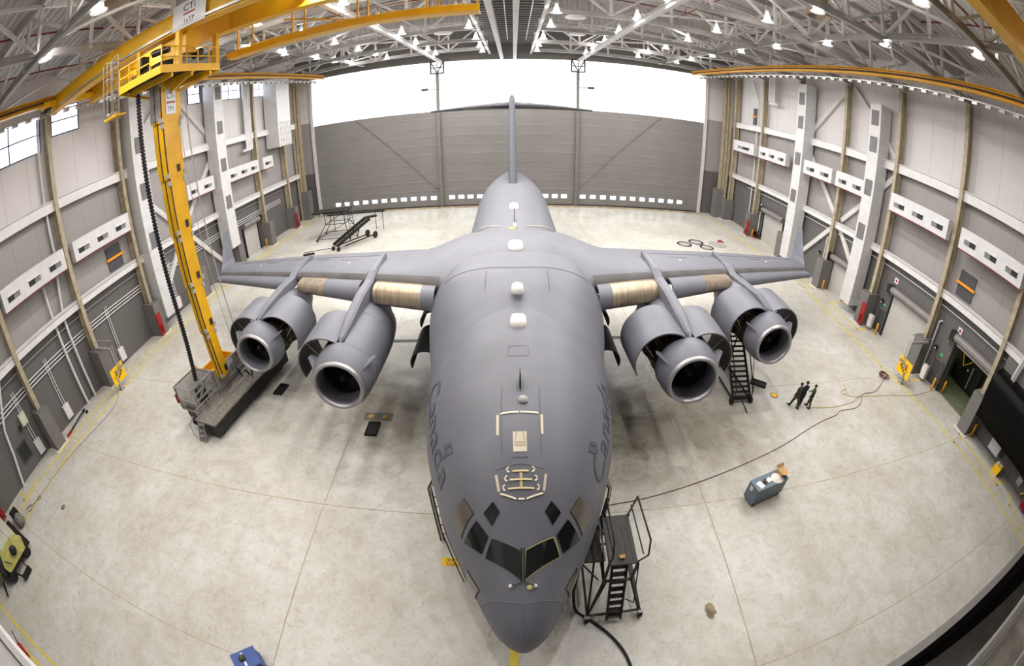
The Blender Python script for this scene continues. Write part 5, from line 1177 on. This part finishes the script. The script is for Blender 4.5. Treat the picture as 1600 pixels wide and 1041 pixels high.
for i in range(n+1):
    for j in range(n+1):
        a, r_ = 2*PI*j/n, i/n*.33; vs.append((r_*math.cos(a)*1.1, r_*math.sin(a), max(.005, .14*(1-(i/n)**1.5)+random.uniform(-.03, .03))))
b.add(vs, [(i*(n+1)+j, i*(n+1)+j+1, (i+1)*(n+1)+j+1, (i+1)*(n+1)+j) for i in range(n) for j in range(n)], True)
ontop('crumpled_rag', 'crumpled white cloth hanging over the right end of the cabinet', 'cloth', .42, -.1, b, 'rag')
b = MB().bx(-.22, .22, -.2, .2, 0, .25); b.add([(-.22, -.2, .25), (.22, -.2, .25), (.26, -.36, .36), (-.26, -.36, .36)], [(0, 1, 2, 3)]); b.add([(-.22, .2, .25), (.22, .2, .25), (.26, .34, .38), (-.26, .34, .38)], [(0, 1, 2, 3)])
ontop('cardboard_box', 'open brown cardboard box at the right end of the cabinet', 'box', .78, .02, b, 'card')
# blue cart at the bottom edge
t = thing('blue_cart', 'blue cart with a crumpled green cloth at the bottom edge of the photo', 'cart', (-9.2, 2.6, 0), rz=.75)
MB().bx(-.55, .55, -.4, .4, .75, .82).build('cart_top', 'blue', t, local=True); MB().bx(-.5, .5, -.36, .36, .15, .75).build('cart_body', 'blue', t, local=True); MB().bx(-.1, .0, -.3, .3, .82, .825).build('paper_label', 'paper', t, local=True)
for x in (-.4, .4):
    for y in (-.28, .28): MB().cyl((x-.03, y, .08), (x+.03, y, .08), .08, 10).build('caster_wheel', 'rubber', t, local=True)
b = MB().lathe([(.14, 0), (.16, .05), (.1, .12), (.001, .14)], (0, 0, 0), (0, 0, 1), 9); o = b.build('green_cloth', 'camo'); o.location = (-9.3, 2.6, .826); tag(o, 'crumpled green camouflage cloth lying on the blue cart', 'cloth')
# drip trays, mats, covers, discs
def tray(x, y, rz, w_, l_, label):
    t = MB().box((0, 0, .03), (w_, l_, .06)).box((0, l_/2-.02, .08), (w_, .04, .06)).box((0, -l_/2+.02, .08), (w_, .04, .06)).box((w_/2-.02, 0, .08), (.04, l_, .06)).box((-w_/2+.02, 0, .08), (.04, l_, .06)).build('drip_tray', 'rubber')
    t.location = (x, y, .003); t.rotation_euler = (0, 0, rz); return tag(t, label, 'tray', 'black drip trays')
tray(-14.5, 19.4, -.1, .68, 1.05, 'black drip tray on the floor below the left outboard engine'); tray(-7.4, 16.35, 0, .66, 1.05, 'black drip tray lying on the edge of the grey mat'); tray(15.4, 19.75, .95, .62, 1.1, 'black drip tray beside the stair below the right outboard engine')
t = thing('drip_mat', 'grey mat with two yellow spots on the floor below the left inboard engine', 'mat', (-7.35, 17.4, 0)); MB().bx(-8.15, -6.52, 17.08, 17.7, .001, .02).build('mat_sheet', 'matg', t)
for x in (-7.75, -6.95): MB().lathe([(.16, .022), (.15, .035), (.001, .035)], (x, 17.4, 0), (0, 0, 1), 16).build('yellow_spot', 'gold', t)
t = thing('floor_disc', 'round yellow disc with dark rim on the floor left of the three people', 'disc', (16.0, 18.45, 0)); MB().lathe([(.27, 0), (.27, .02), (.22, .03), (.001, .03)], (16, 18.45, 0), (0, 0, 1), 24).build('rim', 'blk', t); MB().lathe([(.22, .031), (.2, .04), (.001, .04)], (16, 18.45, 0), (0, 0, 1), 24).build('disc_face', 'sign_y', t)
tag(MB().lathe([(.24, 0), (.24, .012), (.001, .014)], (-26.6, 5.85, 0), (0, 0, 1), 24).build('floor_cover', 'grille', at=(-26.6, 5.85, 0)), 'small round grey floor cover near the left wall line', 'cover')
for x, y, r_, l in ((20.2, 47.6, .95, 'leftmost of the ring covers on the far right floor'), (22.2, 48.7, 1.0, 'middle ring cover on the far right floor'), (22.9, 46.8, .9, 'ring cover nearest the right wing on the far floor'), (25.0, 48.2, 1.25, 'flat grey oval cover on the far right floor')):
    t = thing('ring_cover', l, 'cover', (x, y, 0), 'covers on the far right floor')
    MB().lathe([(r_, 0), (r_*.97, .06), (r_*.8, .05), (r_*.75, .02), (.001, .02)], (x, y, 0), (0, 0, 1), 28).build('cover_rim', 'steel_g' if r_ > 1.1 else 'blk', t)
    MB().lathe([(r_*.74, .021), (r_*.5, .05), (.001, .05)], (x, y, 0), (0, 0, 1), 24).build('cover_face', 'steel_g', t)
tag(MB().box((26.0, 49.6, .1), (.5, .25, .2), .3).box((26.3, 49.4, .08), (.5, .12, .12), -.4).build('red_chock', 'red', at=(26, 49.6, 0)), 'small red object on the floor behind the ring covers', 'chock')
for x, y, rz_, l in ((-23.9, 45.0, .3, 'left'), (21.9, 41.0, -.3, 'right')):
    tag(MB().box((x, y, .12), (1.4, .3, .2), rz_).build('wheel_chock', 'blk', at=(x, y, 0)), 'black bar on the floor just behind the %s wing' % l, 'bar')
# floor sign seen upside down, centreline text
t = thing('floor_sign', 'yellow floor marking with black lettering beside the nose', 'sign', (-2.4, 8.7, 0)); p = MB().bx(-2.85, -1.3, 8.52, 8.92, .002, .012).build('sign_panel', 'sign_y', t)
text('sign_lettering', 'NOSEWHEEL', .2, 'dark', (-2.08, 8.62, .013), (-1, 0, 0), (0, -1, 0), p, ext=.002); text('sign_lettering', 'CENTERLINE', .2, 'dark', (-2.08, 8.81, .013), (-1, 0, 0), (0, -1, 0), p, ext=.002)
# hoses and cords
def hose(pts, r, m, label, cat='hose', n=6):
    P = [V((*p, r+.002) if len(p) == 2 else p) for p in pts]; Q = []
    for i in range(len(P)-1):
        a, b_, c, d = P[max(i-1, 0)], P[i], P[i+1], P[min(i+2, len(P)-1)]
        for k in range(n): t = k/n; Q.append(.5*((2*b_)+(c-a)*t+(2*a-5*b_+4*c-d)*t*t+(3*b_-a-3*c+d)*t**3))
    Q.append(P[-1]); return tag(MB().tube(Q, r, 6).build('air_hose' if cat == 'hose' else 'extension_cord', m, at=(P[0].x, P[0].y, 0)), label, cat)
hose([(3.7, 11.3), (3.95, 11.5), (5.71, 11.75), (8.77, 12.45), (13.08, 13.67), (14.9, 14.3), (16.55, 14.95), (18.3, 15.55), (19.94, 15.93), (20.5, 16.25), (22.2, 16.31), (23.3, 16.9), (24.05, 17.6), (25.6, 17.7), (26.87, 18.32), (28.0, 19.0), (28.6, 19.2)], .022, 'hose_r', 'long red-brown hose snaking over the floor from the nose stand to the right tool board')
hose([(1.9, 7.0, 1.8), (1.95, 6.75, 1.0), (2.1, 6.5, .08), (2.55, 6.1, .05), (3.17, 5.44, .05), (3.6, 4.7, .05), (3.8, 4.0, .05), (4.0, 3.0, .05)], .055, 'rubber', 'thick black hose running from under the nose to the bottom edge')
hose([(-30.64, 17.4), (-29.6, 16.2), (-29.3, 14.2), (-29.74, 11.48), (-30.2, 8.56), (-30.3, 5.9), (-30.6, 4.6), (-31.2, 3.8)], .018, 'cord', 'thin grey cord along the yellow lines on the left floor', 'cord')
hose([(18.3, 16.9), (20, 16.7), (22.2, 16.9), (23.5, 17.4), (25.5, 17.2), (27.5, 17.0), (30, 16.6), (33.5, 16.8)], .02, 'cord_y', 'thin yellow cord on the floor right of the three people', 'cord')
hose([(22.2, 17.8), (22.8, 18.4), (21.9, 18.0), (23.2, 17.4), (24.1, 17.9)], .018, 'cord_y', 'short tangle of pale yellow cord right of the people', 'cord')
b = MB()
for k, (x, y, r_) in enumerate(((28.4, 19.5, .42), (28.5, 19.4, .46), (28.45, 19.55, .38), (27.9, 19.2, .3))): b.tube([(x+r_*math.cos(a*PI/12), y+r_*math.sin(a*PI/12), .04+.05*k) for a in range(25)], .035, 6)
tag(b.build('hose_coil', 'hose_r', at=(28.4, 19.5, 0)), 'coil of red-brown hose at the foot of the right yellow tool board', 'hose')
b = MB()
for k, (x, y, r_) in enumerate(((-30.3, 5.4, .22), (-30.6, 4.2, .35))): b.tube([(x+r_*math.cos(a*PI/10), y+r_*.8*math.sin(a*PI/10), .03+.04*k) for a in range(21)], .022, 6)
b.tube([(-30.3, 5.2, .03), (-30.5, 4.6, .04)], .022, 6); tag(b.build('coiled_cord', 'cord', at=(-30.4, 4.8, 0)), 'two small loops of grey cord near the olive-yellow ground unit', 'cord')
b = MB(); rs = random.Random(3); n = 22
b.add([(7.15, 5.75, .004)]+[(7.15+(.27+.07*rs.uniform(-1, 1))*math.cos(2*PI*k/n)*.8, 5.75+(.36+.08*rs.uniform(-1, 1))*math.sin(2*PI*k/n), .004) for k in range(n)], [(0, k+1, (k+1) % n+1) for k in range(n)])
struct(b.build('floor_patch', 'stain'))
# yellow tool boards on swing arms
def toolboard(x, y, sd, label):
    t = thing('service_pedestal', label, 'board', (x, y, 0), 'yellow service boards on swing arms')
    MB().bx(x-.1, x+.1, y-.1, y+.1, 0, 1.0).bx(x-.25, x+.25, y-.25, y+.25, 0, .04).build('pedestal', 'alu', t)
    m = Matrix.Rotation(sd*-.1, 3, 'Z')
    pl = MB().box((x, y+.3, 1.25), (.06, 1.75, 1.35), m=m).build('yellow_panel', 'sign_y', t)
    s_ = 1 if sd < 0 else -1
    g = MB()
    for k in range(3): g.cyl((x+s_*.05, y+.5+k*.2, 1.6), (x+s_*.28, y+.5+k*.2, 1.6), .09, 12)
    g.bx(x+s_*.16-.12, x+s_*.16+.12, y+.0, y+.3, 1.35, 1.65); g.build('gauge_cluster', 'alu', pl)
    for k in range(6): MB().box((x+s_*.06, y-.4+.22*k, 1.0+.13*(k % 3)), (.06, .08, .2), .3*k).build('hand_tool', 'blk', pl)
    wx = x+sd*2.1
    a = MB(); a.bar((wx+sd*.6, y+.5, 3.3), (x, y+.5, 3.3), .14, .2); a.bar((x, y+.5, 3.3), (x, y+.5, 1.7), .1); a.bar((x+s_*.12, y+.7, 3.5), (x+s_*.12, y+.7, 1.8), .06); a.bar((wx, y+.7, 3.9), (x+s_*.1, y+.7, 3.9), .06); a.build('swing_arm', 'steel_g', t)
toolboard(-30.5, 17.9, -1, 'yellow service board with gauges on a swing arm at the left wall'); toolboard(29.8, 18.3, 1, 'yellow service board with gauges on a swing arm at the right wall')
# black tarpaulin covered rack on the right wall
t = thing('covered_rack', 'large rack under a glossy black tarpaulin on the near right wall', 'rack', (32.9, 7.3, 2))
rg = []
for y, dz in ((10.95, 0), (10.5, .12), (9.5, .0), (7, -.02), (4, .03), (1.2, 0), (.4, 0)):
    rg.append([V(p) for p in ((34.1, y, 2.2), (31.85, y, 2.1+dz), (31.75, y, 3.5), (31.8, y, 4.9+dz), (32.0, y, 5.55+dz), (32.4, y, 5.75+dz*.5), (34.1, y, 5.9))])
MB().loft(rg, smooth=True).build('tarpaulin', 'tarp', t)
MB().bx(33.5, 34.15, .6, 10.9, 5.85, 6.9).build('rack_top_crates', 'case', t)
f = MB(); f.bar((33.0, 9.5, 5.8), (33.6, 8.6, 12), .35, .35); f.bar((33.8, 1, 5.9), (33.8, 10.9, 5.9), .2); f.build('support_strut', 'steel_w', t)
t = thing('yellow_bin', 'yellow bin filled with rags at the foot of the near right wall', 'bin', (32.9, 6.75, 0)); MB().prism([(32.6, 6.4, 0), (33.2, 6.4, 0), (33.3, 6.3, .75), (32.5, 6.3, .75)], (0, .75, 0)).build('bin_body', 'sign_y', t)
b = MB()
for k in range(6): b.lathe([(.14, 0), (.1, .1), (.001, .13)], (32.9+random.uniform(-.2, .2), 6.7+random.uniform(-.25, .25), .72), (0, 0, 1), 7)
b.build('rags', 'rag', t)
t = thing('wall_notice', 'white notice board with a black mark on the right wall above the yellow bin', 'notice', (34.15, 8.3, .5)); MB().bx(34.1, 34.2, 7.7, 9.0, .3, 1.4).build('notice_board', 'paper', t); MB().bx(34.05, 34.1, 7.2, 7.6, .6, 1.5).build('black_bracket', 'blk', t)
t = thing('yellow_valve', 'yellow pipe valve on the near right wall by the red board', 'valve', (34, 3.2, .8)); MB().tube([(34.0, 3.6, .3), (33.9, 3.2, .9), (33.9, 2.6, 1.2)], .06, 8).lathe([(.2, 0), (.22, .04), (.2, .08), (.001, .08)], (33.8, 3.1, .95), (1, 0, 0), 16).build('valve_body', 'sign_y', t); MB().bx(34.05, 34.2, 4.1, 4.7, .5, 1.1).build('valve_plate', 'alu', t)
# contents of the side room
for x, y, w_, l in ((39.2, 15.9, 1.3, 'left'), (38.3, 12.6, 1.2, 'right')):
    t = thing('dark_cabinet', 'tall black cabinet inside the open roller door, on the '+l, 'cabinet', (x, y, 0)); MB().bx(x-.4, x+.4, y-w_, y+w_, 0, 2.6).build('cabinet_body', 'blk', t); MB().bx(x-.43, x-.4, y-.1, y-.02, .3, 2.4).bx(x-.43, x-.4, y+.4, y+.6, 1.7, 1.9).build('cabinet_handle', 'paper', t)
tag(MB().tube([(35, 16.2, 4.6), (35.3, 15.6, 3.0), (35.6, 15.0, 3.6), (36.0, 14.6, 4.9)], .05, 6).build('hanging_hose', 'sign_y', at=(35, 16, 3)), 'yellow hose hanging in the open roller door', 'hose')
# tow bar, left ground power vehicle
t = thing('tow_bar', 'dark tow bar with a red end lying by the left wall', 'tow bar', (-32.5, 13, 0)); MB().bar((-32.35, 11.8, .12), (-32.8, 14.5, .3), .1).build('bar', 'blk_steel', t); MB().bar((-32.3, 11.4, .1), (-32.38, 12.0, .13), .16).build('red_tip', 'red', t)
for s_ in (-.3, .3): MB().cyl((-32.8+s_, 14.4, .14), (-32.7+s_, 14.4, .14), .14, 12).build('wheel', 'rubber', t)
t = thing('ground_power_unit', 'olive-yellow ground power unit with pale cover at the left edge of the photo', 'vehicle', (-29, .6, 0), rz=.0)
MB().bx(-31.6, -27.5, -1.6, 2.0, .35, .6).build('chassis', 'blk', t)
MB().prism([(-27.35, -.9, .6), (-27.2, 1.4, .6), (-27.35, 1.7, 1.2), (-27.6, 1.2, 1.75), (-27.7, -.5, 1.75), (-27.5, -1.0, 1.1)], (-.25, 0, 0)).build('end_panel', 'gpu', t)
MB().bx(-31.5, -27.65, -.3, 1.5, .6, 1.8).build('cover_top', 'gpu_top', t); MB().bx(-31.5, -27.7, -1.5, -.35, .6, 1.45).build('engine_bay', 'dark', t); MB().bx(-30.6, -28.6, -.95, -.4, 1.4, 1.7).build('grey_tank', 'steel_g', t)
MB().lathe([(.001, .03), (.3, .03), (.32, 0)], (-27.3, .5, 1.25), (1, 0, .2), 20).build('round_vent', 'blk', t); MB().bar((-27.25, -.3, .9), (-27.25, -.7, 1.5), .04, .06).build('latch_bar', 'blk', t)
MB().bx(-30.0, -28.4, -2.1, -1.6, .7, 1.5).build('lime_flap', 'lime', t); MB().bar((-31.5, .7, 1.83), (-27.2, 1.0, 1.83), .05).build('pale_strap', 'paper', t)
for x, y in ((-27.4, 1.3), (-27.4, -.9), (-31.2, 1.3), (-31.2, -.9)): MB().cyl((x-.15, y, .34), (x+.15, y, .34), .34, 18).build('wheel', 'rubber', t)
b = MB(); b.bar((-27.3, -.6, .4), (-26.3, -.3, .25), .12); b.bar((-27.2, .5, .4), (-26.1, .4, .2), .1); b.box((-26.3, .1, .2), (.3, 1.0, .25)); b.build('hitch', 'blk_steel', t); MB().bar((-28.4, -2.0, .3), (-27.3, -2.4, .2), .12).build('tow_eye', 'blk_steel', t)
t = thing('tarp_bundle', 'brown bundle with black straps behind the olive-yellow ground unit', 'bundle', (-30.4, 2.7, 0)); MB().lathe([(.3, 0), (.5, .2), (.42, .6), (.2, .85), (.001, .9)], (-30.4, 2.75, 0), (0, 0, 1), 11).build('bundle', 'card' if False else 'matg', t); MB().bx(-31.6, -30.9, 2.4, 3.2, 0, .8).build('black_box', 'blk', t)
t = thing('red_fire_cart', 'dark red wheeled extinguisher lying near the bottom left corner', 'fire extinguisher', (-23.3, -4.3, 0)); MB().tube([(-23.9, -4.35, .25), (-22.8, -4.4, .25)], .2, 12).build('cylinder', 'red', t); MB().bar((-23.9, -4.3, .3), (-24.8, -4.0, .5), .05).build('handle', 'blk', t)
# gantry under the photographer
t = thing('viewing_gantry', 'steel gantry edge with tread plate under the viewpoint, seen at both bottom corners', 'gantry', (0, -.9, 13.3))
MB().bar((-12, -.98, 13.25), (-1.2, -.5, 13.25), .06, .14).build('white_toe_board', 'white', t); MB().prism([(-12, -1.03, 13.3), (-1.2, -.55, 13.3), (-1.2, -2.6, 13.3), (-12, -2.6, 13.3)], (0, 0, -.1)).build('white_deck', 'white', t)
MB().bar((1.2, -.42, 13.27), (14, .06, 13.27), .05, .1).build('edge_beam', 'case', t); MB().prism([(1.2, -.48, 13.3), (14, 0.0, 13.3), (14, -2.6, 13.3), (1.2, -2.6, 13.3)], (0, 0, -.08)).build('tread_plate', 'deck', t)
MB().bar((1.2, -.7, 13.42), (14, -.22, 13.42), .05).build('cable_tray', 'alu', t)
t = thing('curtain_wall', 'black curtain with grey foot rail at the bottom right corner', 'curtain', (20, -.4, 0)); MB().bx(9, 33.9, -.6, -.3, .2, 13.0).build('black_curtain', 'curtain', t); MB().prism([(9, .18, 0), (9, -.3, .0), (9, -.3, .22)], (24.8, 0, 0)).build('foot_rail', 'roll', t)
# louvre conduit clutter on the right wall near doors: meters and lamps
for y, z, l in ((26.9, 3.0, 'left of the closed roller door'), (18.6, 3.0, 'left of the open roller door'), (38.6, 3.3, 'beside the braced right column')):
    t = thing('wall_lamp', 'small dark wall lamp '+l, 'lamp', (34.1, y, z)); MB().box((34.0, y, z), (.3, .3, .25)).build('lamp_body', 'blk', t); MB().cyl((33.86, y, z-.2), (33.95, y, z-.05), .1, 10).build('lamp_lens', 'alu', t)
for x, y, l in ((33.3, 55.6, 'near the far right red board'), (33.5, 52.9, 'left of the far right roller door')):
    t = thing('hose_reel', 'dark hose reel on the floor '+l, 'reel', (x, y, 0)); MB().lathe([(.45, -.15), (.45, -.12), (.3, -.12), (.3, .12), (.45, .12), (.45, .15), (.001, .15)], (x, y, .5), (1, 0, 0), 18).build('reel', 'blk_steel', t); MB().bx(x-.15, x+.15, y-.25, y+.25, 0, .3).build('reel_stand', 'red', t)
# ------------------------------------------------------------ three people
def person(x, y, face, h, cloth, hairm, label, pose):
    t = thing('person', label, 'person', (x, y, 0), 'three people standing together', rz=face)
    s_ = h/1.76
    J = {}
    def add(n, p, r, par): J[n] = (V(p)*s_, r*s_, par)
    st = pose['stride']
    add('pel', (0, 0, .95), .150, None); add('waist', (0, 0, 1.10), .135, 'pel'); add('chest', (0, .01, 1.30), .165, 'waist'); add('shl', (0, 0, 1.44), .115, 'chest'); add('neck', (0, .01, 1.53), .058, 'shl'); add('jaw', (0, .02, 1.60), .07, 'neck'); add('skull', (0, .015, 1.68), .092, 'jaw'); add('crown', (0, .01, 1.735), .055, 'skull')
    for sd, nm in ((-1, 'l'), (1, 'r')):
        fy = st*sd; sw = pose['arm'][0 if sd < 0 else 1]
        add('hip'+nm, (sd*.10, 0, .88), .105, 'pel'); add('knee'+nm, (sd*.12, fy*.5+.02, .49), .072, 'hip'+nm); add('ank'+nm, (sd*.13, fy, .10), .055, 'knee'+nm); add('toe'+nm, (sd*.15, fy+.17, .045), .045, 'ank'+nm)
        add('sh'+nm, (sd*.185, 0, 1.385), .075, 'shl'); add('el'+nm, (sd*.25, -.03+sw[0]*.4, 1.14+abs(sw[0])*.05), .052, 'sh'+nm); add('wr'+nm, (sd*(.25-sw[1]), .05+sw[0], .92+sw[2]), .036, 'el'+nm); add('palm'+nm, (sd*(.25-sw[1]*1.15), .07+sw[0]*1.12, .85+sw[2]), .034, 'wr'+nm)
    g = MB()                                        # limbs and trunk as overlapping tapered volumes, fused into one skin below
    def ball(c, rx, ry, rz_): g.loft([[c+V((rx*math.sin(PI*i/8)*math.cos(2*PI*k/14), ry*math.sin(PI*i/8)*math.sin(2*PI*k/14), -rz_*math.cos(PI*i/8))) for k in range(14)] for i in range(1, 8)])
    P = lambda n: J[n][0]
    tr = [(.84, .165, .125), (.93, .19, .14), (1.03, .172, .13), (1.14, .172, .13), (1.28, .20, .14), (1.38, .205, .13), (1.43, .165, .105), (1.475, .085, .068), (1.51, .058, .058), (1.58, .055, .058)]
    g.loft([[V((rx*math.cos(2*PI*k/20), ry*math.sin(2*PI*k/20), z))*s_ for k in range(20)] for z, rx, ry in tr])
    ball(P('skull')+V((0, 0, .0)), .080*s_, .098*s_, .108*s_); ball(P('jaw')+V((0, .022*s_, .012*s_)), .058*s_, .072*s_, .06*s_)
    for nm in 'lr':
        g.tube([P('hip'+nm), P('hip'+nm).lerp(P('knee'+nm), .5), P('knee'+nm), P('knee'+nm).lerp(P('ank'+nm), .4), P('ank'+nm)], [.112*s_, .105*s_, .08*s_, .08*s_, .062*s_], 12)
        g.tube([P('ank'+nm)+V((0, -.06, -.04))*s_, P('ank'+nm)+V((0, .03, -.035))*s_, P('toe'+nm), P('toe'+nm)+V((0, .06, -.008))*s_], [.045*s_, .058*s_, .046*s_, .028*s_], 10)
        ball(P('sh'+nm), .075*s_, .07*s_, .075*s_)
        g.tube([P('sh'+nm), P('sh'+nm).lerp(P('el'+nm), .5), P('el'+nm), P('el'+nm).lerp(P('wr'+nm), .35), P('wr'+nm)], [.078*s_, .070*s_, .062*s_, .058*s_, .042*s_], 12)
        pc = P('palm'+nm); g.tube([P('wr'+nm), P('wr'+nm).lerp(pc, .5), pc], [.03*s_, .036*s_, .034*s_], 10)
    o = g.build('b', 'skin'); rm = o.modifiers.new('fuse', 'REMESH'); rm.mode = 'VOXEL'; rm.voxel_size = .016*s_
    sm = o.modifiers.new('soft', 'SMOOTH'); sm.iterations = 4
    dg = bpy.context.evaluated_depsgraph_get(); m2 = bpy.data.meshes.new_from_object(o.evaluated_get(dg)); bpy.data.objects.remove(o)
    b = MB()
    def zone(c):
        z = c.z/s_
        if z > 1.505: return 1
        if z < .13: return 2
        if min((c-J['wrl'][0]).length, (c-J['palml'][0]).length, (c-J['wrr'][0]).length, (c-J['palmr'][0]).length) < .05*s_: return 1
        return 0
    vs = [v.co.copy() for v in m2.vertices]; base = len(b.v); b.v += [tuple(v) for v in vs]
    for p in m2.polygons: b.f.append(list(p.vertices)); b.sm.append(True); b.mi.append(zone(p.center))
    b.cur = 1
    for sd, nm in ((-1, 'l'), (1, 'r')):           # five fingers on each hand, slightly curled
        pc = J['palm'+nm][0]; dr = (pc-J['wr'+nm][0]).normalized(); side = V((0, 1, 0)); side = (side-dr*side.dot(dr)).normalized(); inn = dr.cross(side)*-sd
        for k, L in enumerate((.065, .078, .082, .07)):
            r0 = pc+side*(.026-.018*k)*s_; b.tube([r0, r0+dr*L*.6*s_+inn*.008, r0+dr*L*1.1*s_+inn*.03*s_], [.009*s_, .008*s_, .006*s_], 6)
        r0 = pc+side*.03*s_-dr*.03*s_; b.tube([r0, r0+side*.03*s_+dr*.03*s_, r0+side*.04*s_+dr*.06*s_], [.011*s_, .009*s_, .007*s_], 6)
    hc = J['skull'][0]                              # nose, ears, eyes, mouth
    b.tube([hc+V((0, .09, .02))*s_, hc+V((0, .118, -.02))*s_, hc+V((0, .09, -.03))*s_], [.01*s_, .014*s_, .01*s_], 6)
    for sd in (-1, 1): b.lathe([(.001, .012), (.022, .008), (.028, 0), (.001, -.01)], hc+V((sd*.08, .0, -.02))*s_, (sd, .2, 0), 8)
    b.cur = 2
    for sd in (-1, 1): b.lathe([(.001, .006), (.011, .003), (.012, 0)], hc+V((sd*.032, .086, .0))*s_, (0, 1, 0), 8)
    b.box(hc+V((0, .088, -.058))*s_, V((.045, .008, .008))*s_)
    bo = b.build('body', [cloth, 'skin', 'boot'], t, local=True)
    hr = MB(); vs = []; n = 18
    for i in range(9):
        ph = PI/2*i/8*1.28
        for j in range(n):
            a = 2*PI*j/n; lim = 1 if math.sin(a) < .35 else .62; q = ph*lim
            vs.append(hc+V((.087*math.sin(q)*math.cos(a), -.006+.103*math.sin(q)*math.sin(a), .012+.104*math.cos(q)))*s_)
    hr.add(vs, [(i*n+j, i*n+(j+1) % n, (i+1)*n+(j+1) % n, (i+1)*n+j) for i in range(8) for j in range(n)], True); hr.build('hair', hairm, t, local=True)
    return t
person(16.85, 17.15, .25, 1.8, 'camo', 'hair', 'person in olive camouflage with one leg striding, leftmost of the three', {'stride': -.26, 'arm': [(.05, 0, 0), (.10, .03, .05)]})
person(17.4, 17.25, .1, 1.8, 'navy', 'hair', 'person in dark navy overalls, standing between two in camouflage', {'stride': .08, 'arm': [(.0, 0, 0), (.12, .05, .08)]})
person(18.0, 17.0, .7, 1.68, 'camo', 'hair', 'person in olive camouflage with dark bun of hair, rightmost of the three', {'stride': .14, 'arm': [(.08, .02, .05), (.22, .12, .2)]})
